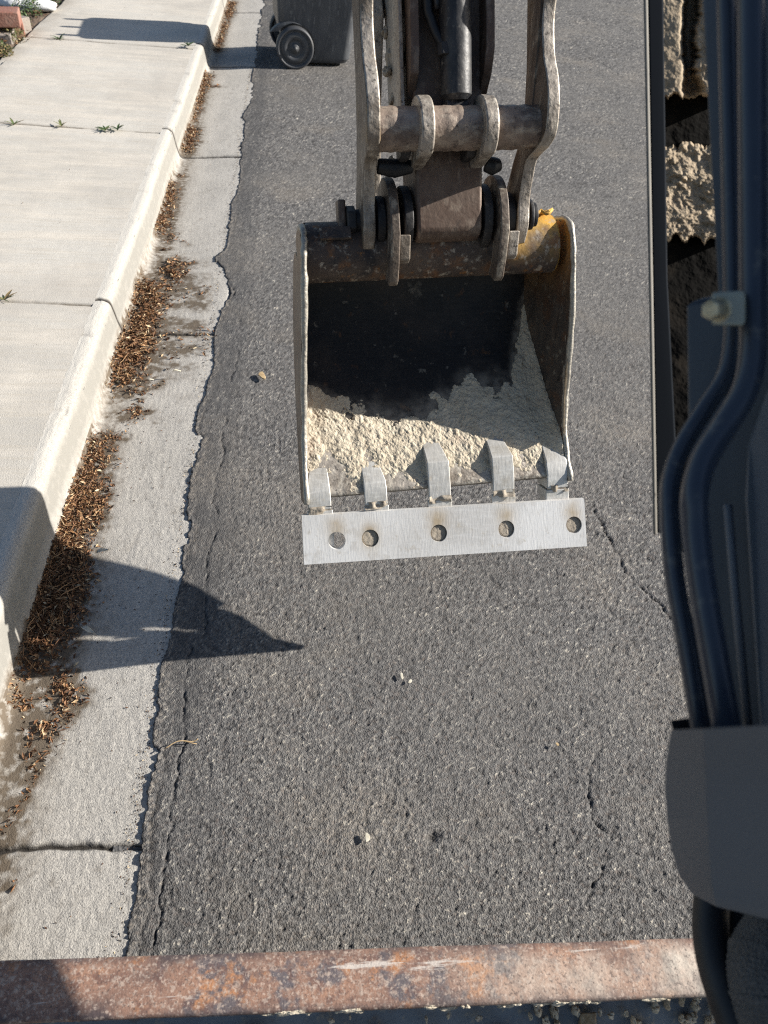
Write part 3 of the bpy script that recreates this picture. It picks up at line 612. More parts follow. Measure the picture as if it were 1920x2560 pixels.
# ---- bucket
prof_shell = [(.100, .045), (.085, .08), (.07, .115), (.085, .155), (.14, .172), (.22, .168), (.30, .142), (.39, .092), (.47, .036), (.54, -.004)]
ps = np.array(smooth_path([(*p, 0) for p in prof_shell], 6))[:, :2]
AL, AR = -.268, .268
cols = np.linspace(AL, AR, 90)
# inner skin and outer skin joined into one closed solid
nrm = np.gradient(ps, axis=0); nrm /= np.linalg.norm(nrm, axis=1)[:, None]; nrm = np.stack([-nrm[:, 1], nrm[:, 0]], 1)
if nrm[len(nrm)//2][1] < 0: nrm = -nrm
wall = (.012+.022*np.clip(np.sin(np.pi*np.clip((ps[:, 0]-.05)/.45, 0, 1)), 0, 1))[:, None]
loop = np.concatenate([ps, (ps+nrm*wall)[::-1]]); loop = np.concatenate([loop, loop[:1]])
P = np.array([[TB(a, t, d) for a in cols] for t, d in loop])
ue = lambda a: np.interp(a, [-.27, -.15, -.05, .02, .1, .19, .225, .27], [.345, .385, .405, .37, .345, .35, .26, .17])
de = np.array([[np.clip(1-(ue(a)-t)/(.012+.05*fbm(np.array(a), np.array(t), .04, 55)), 0, 1) for a in cols] for t, d in loop])
bucket = grid_obj('bucket', P, 'shell', RX, smooth=False, attrs=dict(dusty=de))
tag(bucket, 'empty digging bucket with dark worn interior')
# side plates with scooped front edge
front = [(.03, .10), (.010, .07), (.006, .02), (.014, -.018), (.04, -.034), (.10, -.034), (.20, -.018), (.32, .014), (.41, .026), (.49, .012), (.55, -.016)]
sp = [tuple(q[:2]) for q in smooth_path([(*p, 0) for p in front], 4)]
offb = lambda t: float(np.interp(t, [.05, .12, .2, .3, .4, .47, .54], [.018, .036, .048, .060, .074, .080, .066]))
back = [(t+nx*offb(t), d+ny*offb(t)) for (t, d), (nx, ny) in zip(ps[::-1], nrm[::-1])][1:-4]
poly = sp+back
def side_paint(vs, a):
    o_ = []
    for v in vs:
        p = np.array(v)-O; t = (p@byv)*UB+p[2]*UC; d = (p@byv)*QB+p[2]*QC
        o_.append(max(0, min(1, (.16-t)/.12))*a)
    return o_
for a0, a1, pa in ((AL-.012, AL-.0005, .25), (AR+.0005, AR+.013, 1.0)):
    mb = MB(); mb.prism(poly, lambda w_, t, d: TB(w_, t, d), a0, a1)
    s_ = mb.build('side_plate', 'side', bucket, attrs=None, bevel=.002, seg=1)
    # subdivide for the paint attribute
    bm = bmesh.new(); bm.from_mesh(s_.data); bmesh.ops.triangulate(bm, faces=bm.faces); bmesh.ops.subdivide_edges(bm, edges=[e for e in bm.edges if e.calc_length() > .06], cuts=3, use_grid_fill=True); bm.to_mesh(s_.data); bm.free()
    vs = [v.co+rootloc(s_) for v in s_.data.vertices]; at_ = s_.data.attributes.new('paint', 'FLOAT', 'POINT'); at_.data.foreach_set('value', side_paint([tuple(v) for v in vs], pa))
    # rubbed bead along the scooped edge
    mb = MB(); am = (a0+a1)/2; mb.tube([TB(am+random.uniform(-.0008, .0008), t, d-.001) for t, d in sp[3:]], [.0062+random.uniform(-.0012, .0016) for _ in sp[3:]], 8); mb.build('side_edge', 'edge', s_, smooth=True) if False else mb.build('side_edge', 'edge', bucket, smooth=True)
# top tube: closed D-section with rounded face toward the camera
c_ = (.054, .034); tp = circle(c_[0], c_[1], .058, 140, 345, 26)+[(.095, .06), (-.005, .075)]
na = 100; aa = np.linspace(AL, AR-.018, na); tpl = np.array(tp+tp[:1])
P = np.array([[TB(a, t, d) for a in aa] for t, d in tpl])
pt = np.array([[np.clip((a-.115)/.04, 0, 1)*np.clip(1.05-(t)/.09, .0, 1)*np.clip(fbm(np.array(a), np.array(t), .04, 5)*3.2-.8, 0, 1) for a in aa] for t, d in tpl])
tt = grid_obj('top_tube', P, 'tubetop', bucket, attrs=dict(paint=pt)); tag(tt, 'rusty rounded top of the bucket with yellow paint remains at one end')
mb = MB(); mb.prism(tp, lambda w_, t, d: TB(w_, t, d), AR-.0195, AR-.0175); mb.build('tube_end', 'tubetop', bucket, attrs=None, bevel=.0)
me = COL.objects['tube_end'].data; at_ = me.attributes.new('paint', 'FLOAT', 'POINT'); at_.data.foreach_set('value', [.8]*len(me.vertices))
mb = MB(); mb.prism([(.008, -.026), (.030, -.036), (.034, -.028), (.012, -.016)], lambda w_, t, d: TD(w_, t, d), -.245, -.185); mb.build('weld_bar', 'tubetop', bucket, bevel=.002)
# torn flap of yellow painted plate at the right shoulder
V = []; Fc = []
for i in range(13):
    for j in range(6):
        a = .130+i*.0078; an_ = math.radians(158+j*11-(9*random.random()+4 if j == 0 else 0)-(i > 3)*8); rr_ = .0615+(.018*max(0, 1-j)+.006*(j == 1))*(i > 3)+.002*math.sin(i*1.7+j); V.append(TD(a, c_[0]+rr_*math.cos(an_), c_[1]-rr_*math.sin(an_)))
Fc = [(i*6+j, i*6+j+1, (i+1)*6+j+1, (i+1)*6+j) for i in range(12) for j in range(5)]
fl = mesh_obj('shoulder_plate', V, Fc, 'tubetop', bucket, smooth=True, attrs=dict(paint=[1.0]*len(V))); sd = fl.modifiers.new('s', 'SOLIDIFY'); sd.thickness = .005
# ears
def ear(a, th, flip=1):
    p = circle(-.003, .0, .074, 100, 262, 16)+[(.03, -.078), (.085, -.056), (.115, -.040), (.122, -.026), (.116, -.012), (.10, .02), (.06, .07)]
    mb = MB(); mb.prism(p, lambda w_, t, d: TD(w_, t, d), a-th/2, a+th/2); e = mb.build('ear_plate', 'worn', bucket, bevel=.003)
    return e
ear(-.108, .018); ear(.104, .018)
for a in (-.088, .126):
    mb = MB(); mb.prism([(.03, -.066), (.075, -.052), (.082, -.036), (.06, -.02), (.03, -.03)], lambda w_, t, d: TD(w_, t, d), a-.011, a+.011); mb.build('ear_lug', 'worn_edge', bucket, bevel=.003)
for a in (-.078, .078):
    mb = MB(); mb.tube([TD(a-.009, 0, 0), TD(a+.009, 0, 0)], .062, 36); mb.build('shim_ring', 'dark', bucket, bevel=.003)
for a0, a1 in ((-.135, -.118), (.116, .138)):
    mb = MB(); mb.tube([TD(a0, 0, 0), TD(a1, 0, 0)], .045, 32); mb.build('ear_boss', 'dark', bucket, bevel=.003)
# teeth
tooth_a = [-.279, -.159, -.020, .123, .247]
PK = -.25; pd_ = -.033
def pdn(t): return pd_+PK*(t-.63)
for i, a in enumerate(tooth_a):
    wt = .0245; t0 = [.478, .474, .446, .446, .466][i]; dn0 = np.interp(t0, [.39, .47, .54], [.092, .036, -.004])
    mb = MB(); mb.prism([(t0, dn0+.005), (t0+.003, dn0-.006), (t0+.040, -.002), (.535, -.0115), (.566, -.012), (.566, .001+.048*(i == 4)), (.545, .008+.050*(i == 4)), (.50, .045+.015*(i == 4))], lambda w_, t, d: TD(a+w_*wt*(1 if t > t0+.035 else (.15 if (w_ > 0) == (i != 0) else .95) if t < t0+.002 else (.55 if (w_ > 0) == (i != 0) else 1)), t, d), -1, 1)
    s_ = mb.build('tooth', 'tooth', bucket, bevel=.0025)
    mb = MB(); mb.prism([(.5685, -.0125), (.578, -.0115), (.594, pdn(.594)+.013), (.665, pdn(.665)+.013), (.665, pdn(.665)+.022), (.60, .003+.030*(i == 4)), (.5685, .001+.046*(i == 4))], lambda w_, t, d: TD(a+w_*wt*(1.1 if t < .595 else .95), t, d), -1, 1)
    mb.build('tooth_tip', 'tooth', bucket, bevel=.002)
    # dirt packed in the tooth joint
    V = []; Fc = []; n1, n2 = 9, 16
    for p_ in range(n1):
        for q_ in range(n2):
            t = .558+.016*p_/(n1-1); aa_ = a+wt*1.0*(q_/(n2-1)*2-1); V.append(TD(aa_, t, -.0108-.007*max(0, vnoise(np.array(aa_), np.array(t), .012, 31+i)-.42+.2*(i in (2, 3)))*2))
    Fc = [(p_*n2+q_, p_*n2+q_+1, (p_+1)*n2+q_+1, (p_+1)*n2+q_) for p_ in range(n1-1) for q_ in range(n2-1)]
    mesh_obj('joint_dirt', V, Fc, 'mud_grey', bucket, smooth=True)
# worn lip of the floor
V = []; Fc = []; n1, n2 = 10, 120
for p_ in range(n1):
    t = .45+.090*p_/(n1-1); d0 = np.interp(t, [.39, .47, .54], [.092, .036, -.004])
    for q_ in range(n2): V.append(TB(AL+.001+(AR-AL-.004)*q_/(n2-1), t, d0-.0025))
Fc = [(p_*n2+q_, p_*n2+q_+1, (p_+1)*n2+q_+1, (p_+1)*n2+q_) for p_ in range(n1-1) for q_ in range(n2-1)]
lp = mesh_obj('lip', V, Fc, 'worn_edge', bucket, smooth=True); lp.modifiers.new('s', 'SOLIDIFY').thickness = .002
# plate welded across the teeth tips, with five holes
hole_px = [(728, 1168), (800, 1163), (948, 1152), (1094, 1143), (1240, 1134)]
PC = [(652, 1115), (1262, 1078), (1268, 1180), (657, 1220)]
def on_plate(x, y):      # intersect the ray with the plane d = pd_
    r = ray(x*1.1573, y*1.1573); c0 = np.array([0, 0, H])-O
    q = (QB*byv+QC*bzv)-PK*(UB*byv+UC*bzv); k = (pd_-PK*.63-c0@q)/(r@q); p = c0+r*k
    return (p@bxv, p@(UB*byv+UC*bzv))
pcs = [on_plate(*p) for p in PC]
bm = bmesh.new(); edges = []
def ring(pts):
    vs = [bm.verts.new((x, y, 0)) for x, y in pts]
    for i in range(len(vs)): edges.append(bm.edges.new((vs[i], vs[(i+1) % len(vs)])))
out = []
for i in range(4):
    a, b = pcs[i], pcs[(i+1) % 4]; nn = 24 if i % 2 == 0 else 6
    for k in range(nn): out.append((a[0]+(b[0]-a[0])*k/nn, a[1]+(b[1]-a[1])*k/nn))
ring(out); hc = [on_plate(*p) for p in hole_px]
for x, y in hc: ring(circle(x, y, .0182, n=28))
bmesh.ops.triangle_fill(bm, use_beauty=True, edges=edges)
for _ in range(2): bmesh.ops.subdivide_edges(bm, edges=[e for e in bm.edges if not e.is_boundary], cuts=1)
bmesh.ops.triangulate(bm, faces=bm.faces)
vv = [(v.co.x, v.co.y) for v in bm.verts]; ff = [tuple(v.index for v in f.verts) for f in bm.faces]; bm.free()
stain = []
for x, y in vv:
    s_ = 0
    for i, (hx, hy) in enumerate(hc):
        s_ = max(s_, math.exp(-((x-hx)/.020)**2-((y-hy+(.026 if i != 1 else .004))/.028)**2)*(1.0 if i in (1, 2) else .8))
    stain.append(s_)
n0 = len(vv); V = [TD(x, y, pdn(y)) for x, y in vv]+[TD(x, y, pdn(y)+.012) for x, y in vv]
from collections import Counter
ec_ = Counter()
for f in ff:
    for i in range(3): ec_[tuple(sorted((f[i], f[(i+1) % 3])))] += 1
Fc = [tuple(f) for f in ff]+[tuple(i+n0 for i in f[::-1]) for f in ff]+[(a, b, b+n0, a+n0) for (a, b), c in ec_.items() if c == 1]
pl = mesh_obj('cutting_plate', V, Fc, 'plate', bucket, attrs=dict(stain=stain+stain)); tag(pl, 'bright flat steel plate with five holes welded over the teeth')
for i, (x, y) in enumerate(hc):
    if i == 0: continue
    V = [TD(x, y, pdn(y)+.004)]; k_ = 20
    for rr_ in (.007, .0135, .0174, .0181):
        for k in range(k_): V.append(TD(x+rr_*math.cos(k/k_*6.283), y+rr_*math.sin(k/k_*6.283), pdn(y+rr_*math.sin(k/k_*6.283))+.0035+.0013*random.random()+(.004 if rr_ > .0178 else 0)))
    Fc = [(0, 1+k, 1+(k+1) % k_) for k in range(k_)]+[(1+r*k_+k, 1+(r+1)*k_+k, 1+(r+1)*k_+(k+1) % k_, 1+r*k_+(k+1) % k_) for r in range(3) for k in range(k_)]
    mesh_obj('mud_plug', V, Fc, 'mud_grey', bucket, smooth=True)
# caked mud on the floor of the bucket: relief sheet over the inner skin, sinking below it where there is none
nt_ = 230; na_ = 300; tt_ = np.linspace(.25, 1, nt_)       # param along ps
ss = np.r_[0, np.cumsum(np.hypot(*np.diff(ps, axis=0).T))]; ss /= ss[-1]
pi = np.stack([np.interp(tt_, ss, ps[:, 0]), np.interp(tt_, ss, ps[:, 1])], 1); ni = np.stack([np.interp(tt_, ss, nrm[:, 0]), np.interp(tt_, ss, nrm[:, 1])], 1)
ag = np.linspace(AL+.001, AR-.001, na_); A_, T_ = np.meshgrid(ag, tt_); DT = np.meshgrid(ag, pi[:, 0])[1]
up_edge = .345+.03*(A_ > -.1)*0+.035*np.sin((A_+.27)*7)-.0*A_
up_edge = np.interp(A_, [-.27, -.15, -.05, .02, .1, .19, .225, .27], [.345, .385, .405, .37, .345, .35, .26, .17])
low_edge = np.interp(A_, [-.27, -.21, -.19, -.17, -.12, -.09, -.05, -.01, .05, .07, .1, .13, .16, .2, .23, .27], [.505, .505, .535, .545, .535, .535, .53, .51, .535, .54, .51, .525, .535, .52, .505, .495])
prx = np.minimum((DT-up_edge)/.05, (low_edge-DT)/.03)+(fbm(A_, DT, .03, 400, 5)-.5)*2.4
prx2 = np.clip(prx, -1.5, 1.0)
wlf, wlc = worley(A_, DT, .011, 9)
hh = prx2*.0035+np.where(prx2 > 0, (fbm(A_, DT, .025, 410, 5)-.3)*.0075+(1-wlf)*.0020*wlc+(vnoise(A_, DT, .004, 5)-.5)*.0016, 0)
cor = np.exp(-((A_-AR)/.02)**2)*.012*np.clip((DT-.18)/.1, 0, 1); hh += np.where(prx2 > -.3, cor, 0)
Pm = np.zeros((nt_, na_, 3))
for i in range(nt_):
    b_ = TD(0, pi[i, 0], pi[i, 1]); nv = TD(0, pi[i, 0]+ni[i, 0], pi[i, 1]+ni[i, 1])-b_
    shf = np.array([(TB(q_, pi[i, 0], pi[i, 1])-TD(q_, pi[i, 0], pi[i, 1]))@bxv for q_ in ag]); Pm[i] = b_+(ag+shf)[:, None]*bxv-nv*hh[i][:, None]
o = grid_obj('caked_mud', Pm, 'mud', bucket, smooth=False); tag(o, 'pale tan dried mud caked on the bucket floor')
# mud smeared on the right inner wall
V = []; Fc = []; n1, n2 = 60, 60
for i in range(n1):
    for j in range(n2):
        t = .20+.25*i/(n1-1); d0 = np.interp(t, [.2, .30, .39, .47, .54], [.17, .142, .092, .036, -.004]); d = max(d0-.09, np.interp(t, [.2, .32, .41, .48], [-.018, .014, .026, .012])+.008)*(j/(n2-1))
        k = fbm(np.array(t*1.0), np.array(d*.6), .03, 500)+.75*(1-j/(n2-1))-.72-(.25 if t < .3 else 0); V.append(TD(AR-.20*max(0, d-.05)-np.clip(k*.012, -.004, .006), t, d))
Fc = [(i*n2+j, i*n2+j+1, (i+1)*n2+j+1, (i+1)*n2+j) for i in range(n1-1) for j in range(n2-1)]
mesh_obj('wall_mud', V, Fc, 'mud_grey', bucket)

# ---- bucket pin
mb = MB(); mb.tube([TD(-.185, 0, 0), TD(.185, 0, 0)], .022, 28); pin = mb.build('bucket_pin', 'dark', RX, smooth=False, bevel=.002)
mb = MB(); mb.tube([TD(-.190, 0, 0), TD(-.172, 0, 0)], .030, 6); mb.build('pin_head', 'dark', pin, bevel=.003)
mb = MB(); mb.tube([TD(.172, 0, 0), TD(.180, 0, 0)], .032, 32); mb.tube([TD(.1805, 0, 0), TD(.190, 0, 0)], .025, 32); mb.build('pin_cap', 'dark', pin, bevel=.002)
mb = MB(); mb.prism([(-.04, -.012), (-.04, .03), (.05, .03), (.05, -.012)], lambda w_, t, d: TD(w_, t, d), -.205, -.1905); mb.build('pin_keeper', 'brown', pin, bevel=.003)

# ---- stick
mb = MB(); sw = .063
sprof = [(.036, -.052), (.044, -.034), (.044, .03), (.03, .055), (-1.3, .10), (-1.3, -.075), (.024, -.062)]
mb.prism(sprof, lambda w_, t, d: TD(w_*(sw+(.0 if t > -.1 else .016)), t, d), -1, 1); stick = mb.build('stick', 'brown', RX, bevel=.007, seg=3)
tag(stick, 'brown rubbed box section stick')
for sg in (-1, 1):
    mb = MB(); mb.prism([(-.235, -.088), (-.27, -.098-.008*(sg > 0)), (-1.3, -.100-.008*(sg > 0)), (-1.3, -.060), (-.20, -.050)], lambda w_, t, d: TD(w_, t, d), sg*.0665-.008, sg*.0665+.008); mb.build('side_rib', 'brown', stick, bevel=.002)
mb = MB(); mb.prism([(-.16, -.065), (-1.3, -.075), (-1.3, .09), (-.16, .05)], lambda w_, t, d: TD(w_, t, d), -.0885, -.0805); mb.build('cheek_plate', 'worn_edge', stick, bevel=.002)

# ---- thumb: cross tube (its body), two serrated tines, lugs
cT, cD = -.142, -.112
mb = MB(); N_ = 60
mb.tube([TD(a, cT, cD) for a in np.linspace(-.150, .150, N_)], [.0365+.0007*math.sin(i*1.3)+random.uniform(-.0005, .0005) for i in range(N_)], 40)
thumb = mb.build('thumb', 'tube', RX, smooth=True); tag(thumb, 'worn steel thumb with cross tube and two tall tines')
def tine(a, th, kink):
    fr = [(-1.2, -.150), (-.62, -.168), (-.60, -.150), (-.56, -.150), (-.52, -.172), (-.47, -.175), (-.45, -.158), (-.415, -.150), (-.39, -.163), (-.355, -.166), (-.335, -.146), (-.30, -.136), (-.25, -.143), (-.215, -.160), (-.175, -.168), (-.13, -.160), (-.108, -.138), (-.10, -.115), (-.09, -.088), (-.06, -.068), (-.025, -.052), (.02, -.048), (.052, -.026)]
    bk = [(.058, .0), (.045, .030), (.01, .045), (-.04, .035), (-.10, -.01), (-.15, -.045), (-.25, -.06), (-.5, -.062), (-1.2, -.06)]
    pf = [tuple(q[:2]) for q in smooth_path([(*p, 0) for p in fr], 3)]+bk
    mb = MB()
    def fn(w_, t, d):
        k = max(0, min(1, (-.085-t)/.04)); k = k*k*(3-2*k)
        return TD(a+kink*k+w_, t, d)
    mb.prism(pf, fn, -th/2, th/2)
    o = mb.build('thumb_tine', 'worn', thumb, bevel=.0045, seg=2); o.data.materials.append(M['worn_edge'])
    for p in o.data.polygons:
        if len(p.vertices) == 4: p.material_index = 1
    # uneven side faces need triangles so the bevel stays clean
    return o
tine(-.152, .024, -.004); tine(.150, .024, .010)
for a in (-.062, .052):
    p = circle(cT, cD, .0525, 60, 300, 24); p = [(x, y) for x, y in circle(cT, cD, .053, 110, 330, 26)]+[(cT+.062, -.050), (cT-.035, -.050)]
    mb = MB(); mb.prism(p, lambda w_, t, d: TD(a+w_, t, d), -.0125, .0125); mb.build('lug_plate', 'worn_edge', thumb, bevel=.007, seg=3)
for a in (-.090, .030):
    mb = MB(); mb.prism([(cT-.03, -.12), (cT+.02, -.13), (cT+.046, -.10), (cT+.05, -.056), (cT-.035, -.056)], lambda w_, t, d: TD(a+w_, t, d), -.009, .009); mb.build('inner_lug', 'dark', thumb, bevel=.004)
for a0, a1 in ((-.135, -.07), (.07, .098)):
    mb = MB(); mb.tube([TD(a0, -.090, -.060), TD((a0+a1)/2, -.085, -.062), TD(a1, -.088, -.060)], [.014, .017, .012], 9); mb.build('thumb_pin', 'rubber', thumb, bevel=.003)

# ---- thumb cylinder on the face of the stick
mb = MB(); mb.tube([TD(.004, -1.3, -.118), TD(.004, -.196, -.102), TD(.004, -.190, -.101)], [.0275, .0275, .022], 40); tc_ = mb.build('thumb_cylinder', 'cyl', RX, bevel=.001)
mb = MB(); mb.tube([TD(.004-.02, -.180, -.092), TD(.004+.02, -.180, -.092)], .022, 24); mb.build('cylinder_eye', 'cyl', tc_, bevel=.003)
mb = MB(); mb.tube(smooth_path([TD(-.042, -1.3, -.100), TD(-.043, -.6, -.098), TD(-.043, -.36, -.094), TD(-.036, -.315, -.094), TD(-.024, -.285, -.10), TD(-.015, -.27, -.108)], 6), .0085, 14); mb.build('cylinder_hose', 'rubber', tc_, smooth=True)
mb = MB(); mb.tube(smooth_path([TD(-.030, -1.3, -.110), TD(-.031, -.6, -.108), TD(-.031, -.40, -.104), TD(-.026, -.33, -.1)], 6), .0055, 12); mb.build('cylinder_line', 'cyl', tc_, smooth=True)
mb = MB(); mb.tube([TD(-.02, -.275, -.112), TD(-.02, -.255, -.115)], .012, 6); mb.build('hose_fitting', 'dark', tc_, bevel=.002)

# ---- bucket links behind the stick
lk = MB()
for a in (-.105, .098):
    lk.prism([(-.36, .03), (-.40, .045), (-.41, .075), (-.38, .10), (-.20, .17), (-.02, .20), (.02, .19), (.02, .16), (-.02, .145), (-.18, .11)], lambda w_, t, d: TD(a+w_, t, d), -.011, .011)
lko = lk.build('bucket_link', 'worn_edge', RX, bevel=.004); tag(lko, 'pale worn link plates behind the stick')
mb = MB(); mb.tube([TD(-.125, -.005, .172), TD(.125, -.005, .172)], .019, 20); mb.build('link_pin', 'dark', lko, bevel=.002)
mb = MB(); mb.tube([TD(-.125, -.385, .075), TD(.125, -.385, .075)], .019, 20); mb.build('link_pin', 'dark', lko, bevel=.002)
mb = MB(); mb.tube([TD(0, -.0, .172), TD(0, -1.2, .21)], [.026, .026], 24); mb.build('cylinder_rod', 'edge', lko, smooth=True)
V = []; Fc = []
def blob(c, s, seed):
    bm = bmesh.new(); bmesh.ops.create_icosphere(bm, subdivisions=3, radius=1)
    b0 = len(V)
    for v in bm.verts:
        k = 1+.9*(vnoise(v.co.x+seed, v.co.y+v.co.z, .45, seed)-.5); V.append(tuple(np.array(c)+np.array([v.co.x*s[0], v.co.y*s[1], v.co.z*s[2]])*k))
    Fc.extend([tuple(q.index+b0 for q in f.verts) for f in bm.faces]); bm.free()
for k, (a, t, d, s) in enumerate([(-.09, -.30, .02, .02), (-.095, -.26, .01, .018), (-.088, -.22, .0, .02), (-.092, -.34, .03, .016), (-.085, -.10, .06, .02), (-.09, -.07, .07, .018), (-.10, -.04, .09, .02), (-.125, -.10, .05, .012), (.09, -.10, .07, .012)]): blob(TD(a+random.uniform(-.012, .012), t+random.uniform(-.01, .01), d+.01), (s*random.uniform(.4, .8), s*random.uniform(.5, 1), s*random.uniform(.5, 1.5)), k)
mesh_obj('mud_clods', V, Fc, 'mud_grey', lko)['kind'] = 'stuff'

# ---- dozer blade
def B(px, py, h): return at(px, py, h)
_a0, _b0 = B(0, 2390, .3), B(1747, 2335, .3); la = math.atan2(_b0[1]-_a0[1], _b0[0]-_a0[0]); lc = (_a0+_b0)/2-np.array([.05, 0, 0])
lx = np.array([math.cos(la), math.sin(la), 0]); ly = np.array([-math.sin(la), math.cos(la), 0])
def BF(x, y, z): return lc*np.array([1, 1, 0])+x*lx+y*ly+np.array([0, 0, z])
XA = np.linspace(-1.0, .85, 700)
rp = [(.0, .228), (.0, .262), (-.001, .283), (-.003, .2965), (-.007, .2998), (-.03, .3005), (-.070, .3), (-.0765, .2985), (-.078, .294), (-.0745, .286), (-.055, .278), (-.03, .272), (-.02, .228)]
rp = [tuple(q[:2]) for q in smooth_path([(*p, 0) for p in rp], 3)]; rp.append(rp[0])
P = np.zeros((len(rp), len(XA), 3)); md = np.zeros(P.shape[:2]); br = np.zeros(P.shape[:2])
for i, (y, z) in enumerate(rp):
    dn_ = (fbm(XA*1.0, XA*0+y*.8, .12, 600)-.5)*.0015+(fbm(XA, XA*0+y, .012, 601)-.5)*.0006
    mdv = np.clip((XA-.12)/.35, 0, 1)*np.clip(fbm(XA, XA*0+y, .05, 610)*2.8-.75, 0, 1)*np.clip((-y)/.03, .15, 1)
    rim = max(math.exp(-((y+.004)/.009)**2), math.exp(-((y+.076)/.007)**2)); md[i] = mdv; br[i] = np.clip(fbm(XA*.5, XA*0+y, .03, 620)*4-2.2, 0, 1)*.7+rim*np.clip(fbm(XA, XA*0+y, .05, 630)*2.2-.3, .1, 1)*.8
    yy = y+dn_-(mdv > .5)*.0; zz = z+dn_*.8+mdv*(fbm(XA, XA*0+y, .010, 611))*.0025
    P[i] = np.stack([BF(x, a, b) for x, a, b in zip(XA, yy, zz)])
blade = grid_obj('dozer_blade', P, 'rail', RX, attrs=dict(mudon=md, bare=br)); tag(blade, 'rusty dozer blade with mud along its top rail')
mp = [(-.022, .2265), (-.060, .205), (-.112, .165), (-.134, .12), (-.140, .07), (-.10, .02)]
mp = [tuple(q[:2]) for q in smooth_path([(*p, 0) for p in mp], 5)]
mp2 = mp+[(y+.014, z) for y, z in mp[::-1]]
mb = MB(); mb.prism(mp2, lambda w_, y, z: BF(w_, y, z), -1.0, .85); mb.build('moldboard', 'mold', blade, bevel=.001)
for x in (-.42, -.10, .38): 
    mb = MB(); mb.prism([(-.072, .222), (-.12, .195), (-.21, .12), (-.21, .06), (-.12, .05)], lambda w_, y, z: BF(x+w_, y, z), -.012, .012); mb.build('blade_rib', 'worn', blade, bevel=.003)
mb = MB(); mb.tube(smooth_path([BF(-.42, -.16, .15), BF(-.24, -.105, .20), BF(-.14, -.12, .19), BF(-.11, -.19, .12)], 6), .012, 12); mb.build('blade_hose', 'rubber', blade, smooth=True)
V = []; Fc = []
for k in range(150):
    x = random.gauss(.46, .17) if k % 3 else random.uniform(.0, .7); x = min(x, .75); z = random.uniform(.16, .222); yb = np.interp(z, [.12, .165, .205, .2265], [-.134, -.112, -.080, -.05])
    L_ = .004+.010*random.random()*(1 if x > .3 else .5); blob(BF(x, yb-.0005, z), (.0015+.004*random.random(), L_*.65, L_), k)
for k in range(46):
    x = random.uniform(-.1, .72); blob(BF(x, -.077, random.uniform(.286, .296)), (.012*random.random()+.003, .0028, .003), k+200)
mesh_obj('mud_streaks', V, Fc, 'mud', blade)['kind'] = 'stuff'

# ---- boom beside the viewer (dark slate paint), built as a box section with fittings
def slab(name, pts, zs, ext, m, parent, bevel=.002, seg=2, label=None):
    """pts in displayed-photo units with a depth each, closed outline; extruded by vector ext to a real thickness"""
    A = [D(x, y, z) for (x, y), z in zip(pts, zs)]; Bv = [a+np.array(ext) for a in A]; n = len(A)
    o = mesh_obj(name, A+Bv, [tuple(range(n)), tuple(range(n, 2*n))[::-1]]+[(i, n+i, n+(i+1) % n, (i+1) % n) for i in range(n)], m, parent, bevel=bevel, seg=seg)
    if label: o['label'] = label
    return o
back_v = ray(1600, 1000)*1.0
pts = [(1504, -200), (1512, 0), (1546, 640), (1484, 650), (1478, 665), (1482, 1000), (1502, 1200), (1540, 1600), (1550, 1800), (2300, 1800), (2300, -200)]
zs = [.60]*9+[.46, .46]
boom = slab('boom', pts, zs, (.16, .10, -.02), 'boom', RX, .006, 3, 'dark slate painted boom box close beside the viewer')
slab('boom_side_sheet', [(1642, -60), (1644, 720), (1700, 735), (2100, 740), (2100, -60)], [.53, .53, .52, .44, .44], (.03, .02, 0), 'panel', boom, .003)
slab('boom_lower_sheet', [(1655, 840), (1612, 960), (1606, 1080), (1640, 1600), (2100, 1600), (2100, 840)], [.55, .55, .55, .55, .44, .44], (.03, .02, 0), 'panel', boom, .003)
mb = MB(); mb.tube([D(1572, 1090, .57), D(1590, 1300, .565), D(1618, 1590, .56)], .0032, 10); mb.build('boom_bead', 'panel', boom, smooth=True)
pa = [D(*p) for p in [(1566, -250, .53), (1570, 0, .53), (1578, 330, .53), (1583, 640, .53), (1582, 740, .53), (1566, 815, .53), (1520, 888, .53), (1474, 965, .525), (1450, 1035, .52), (1447, 1110, .515), (1458, 1250, .51), (1488, 1420, .505), (1522, 1620, .50)]]
pb = [D(*p) for p in [(1622, -250, .50), (1623, 0, .50), (1625, 330, .50), (1626, 640, .50), (1624, 770, .50), (1606, 850, .50), (1562, 925, .50), (1520, 995, .495), (1501, 1065, .49), (1502, 1140, .49), (1519, 1280, .485), (1546, 1440, .48), (1578, 1620, .475)]]
mb = MB(); mb.tube(smooth_path(pa, 6), .0064, 24); tA = mb.build('hydraulic_pipe', 'pipe', boom, smooth=True); tA['label'] = 'thinner bent hydraulic pipe'
mb = MB(); mb.tube(smooth_path(pb, 6), .0086, 24); tB = mb.build('hydraulic_pipe', 'pipe', boom, smooth=True); tB['label'] = 'thicker bent hydraulic pipe'
slab('pipe_clamp', [(1538, 632), (1606, 628), (1611, 636), (1611, 696), (1604, 704), (1538, 702)], [.472]*6, tuple(ray(1800, 770)*.045), 'clamp', boom, .004, 3)
bd = (D(1540, 668, .47)-D(1590, 668, .485)); bd /= np.linalg.norm(bd)
c0 = D(1548, 669, .462)
mb = MB(); mb.tube([c0-bd*.004, c0+bd*.0075], .0062, 6); mb.tube([c0-bd*.0045, c0-bd*.0025], .0076, 24); mb.build('clamp_bolt', 'bolt', boom, bevel=.002)
slab('guard_strip', [(1398, -150), (1400, 0), (1410, 600), (1418, 1152), (1470, 1158), (1442, 600), (1433, 0), (1432, -150)], [.85]*8, tuple(ray(1560, 700)*.03), 'flat_black', boom, .002)
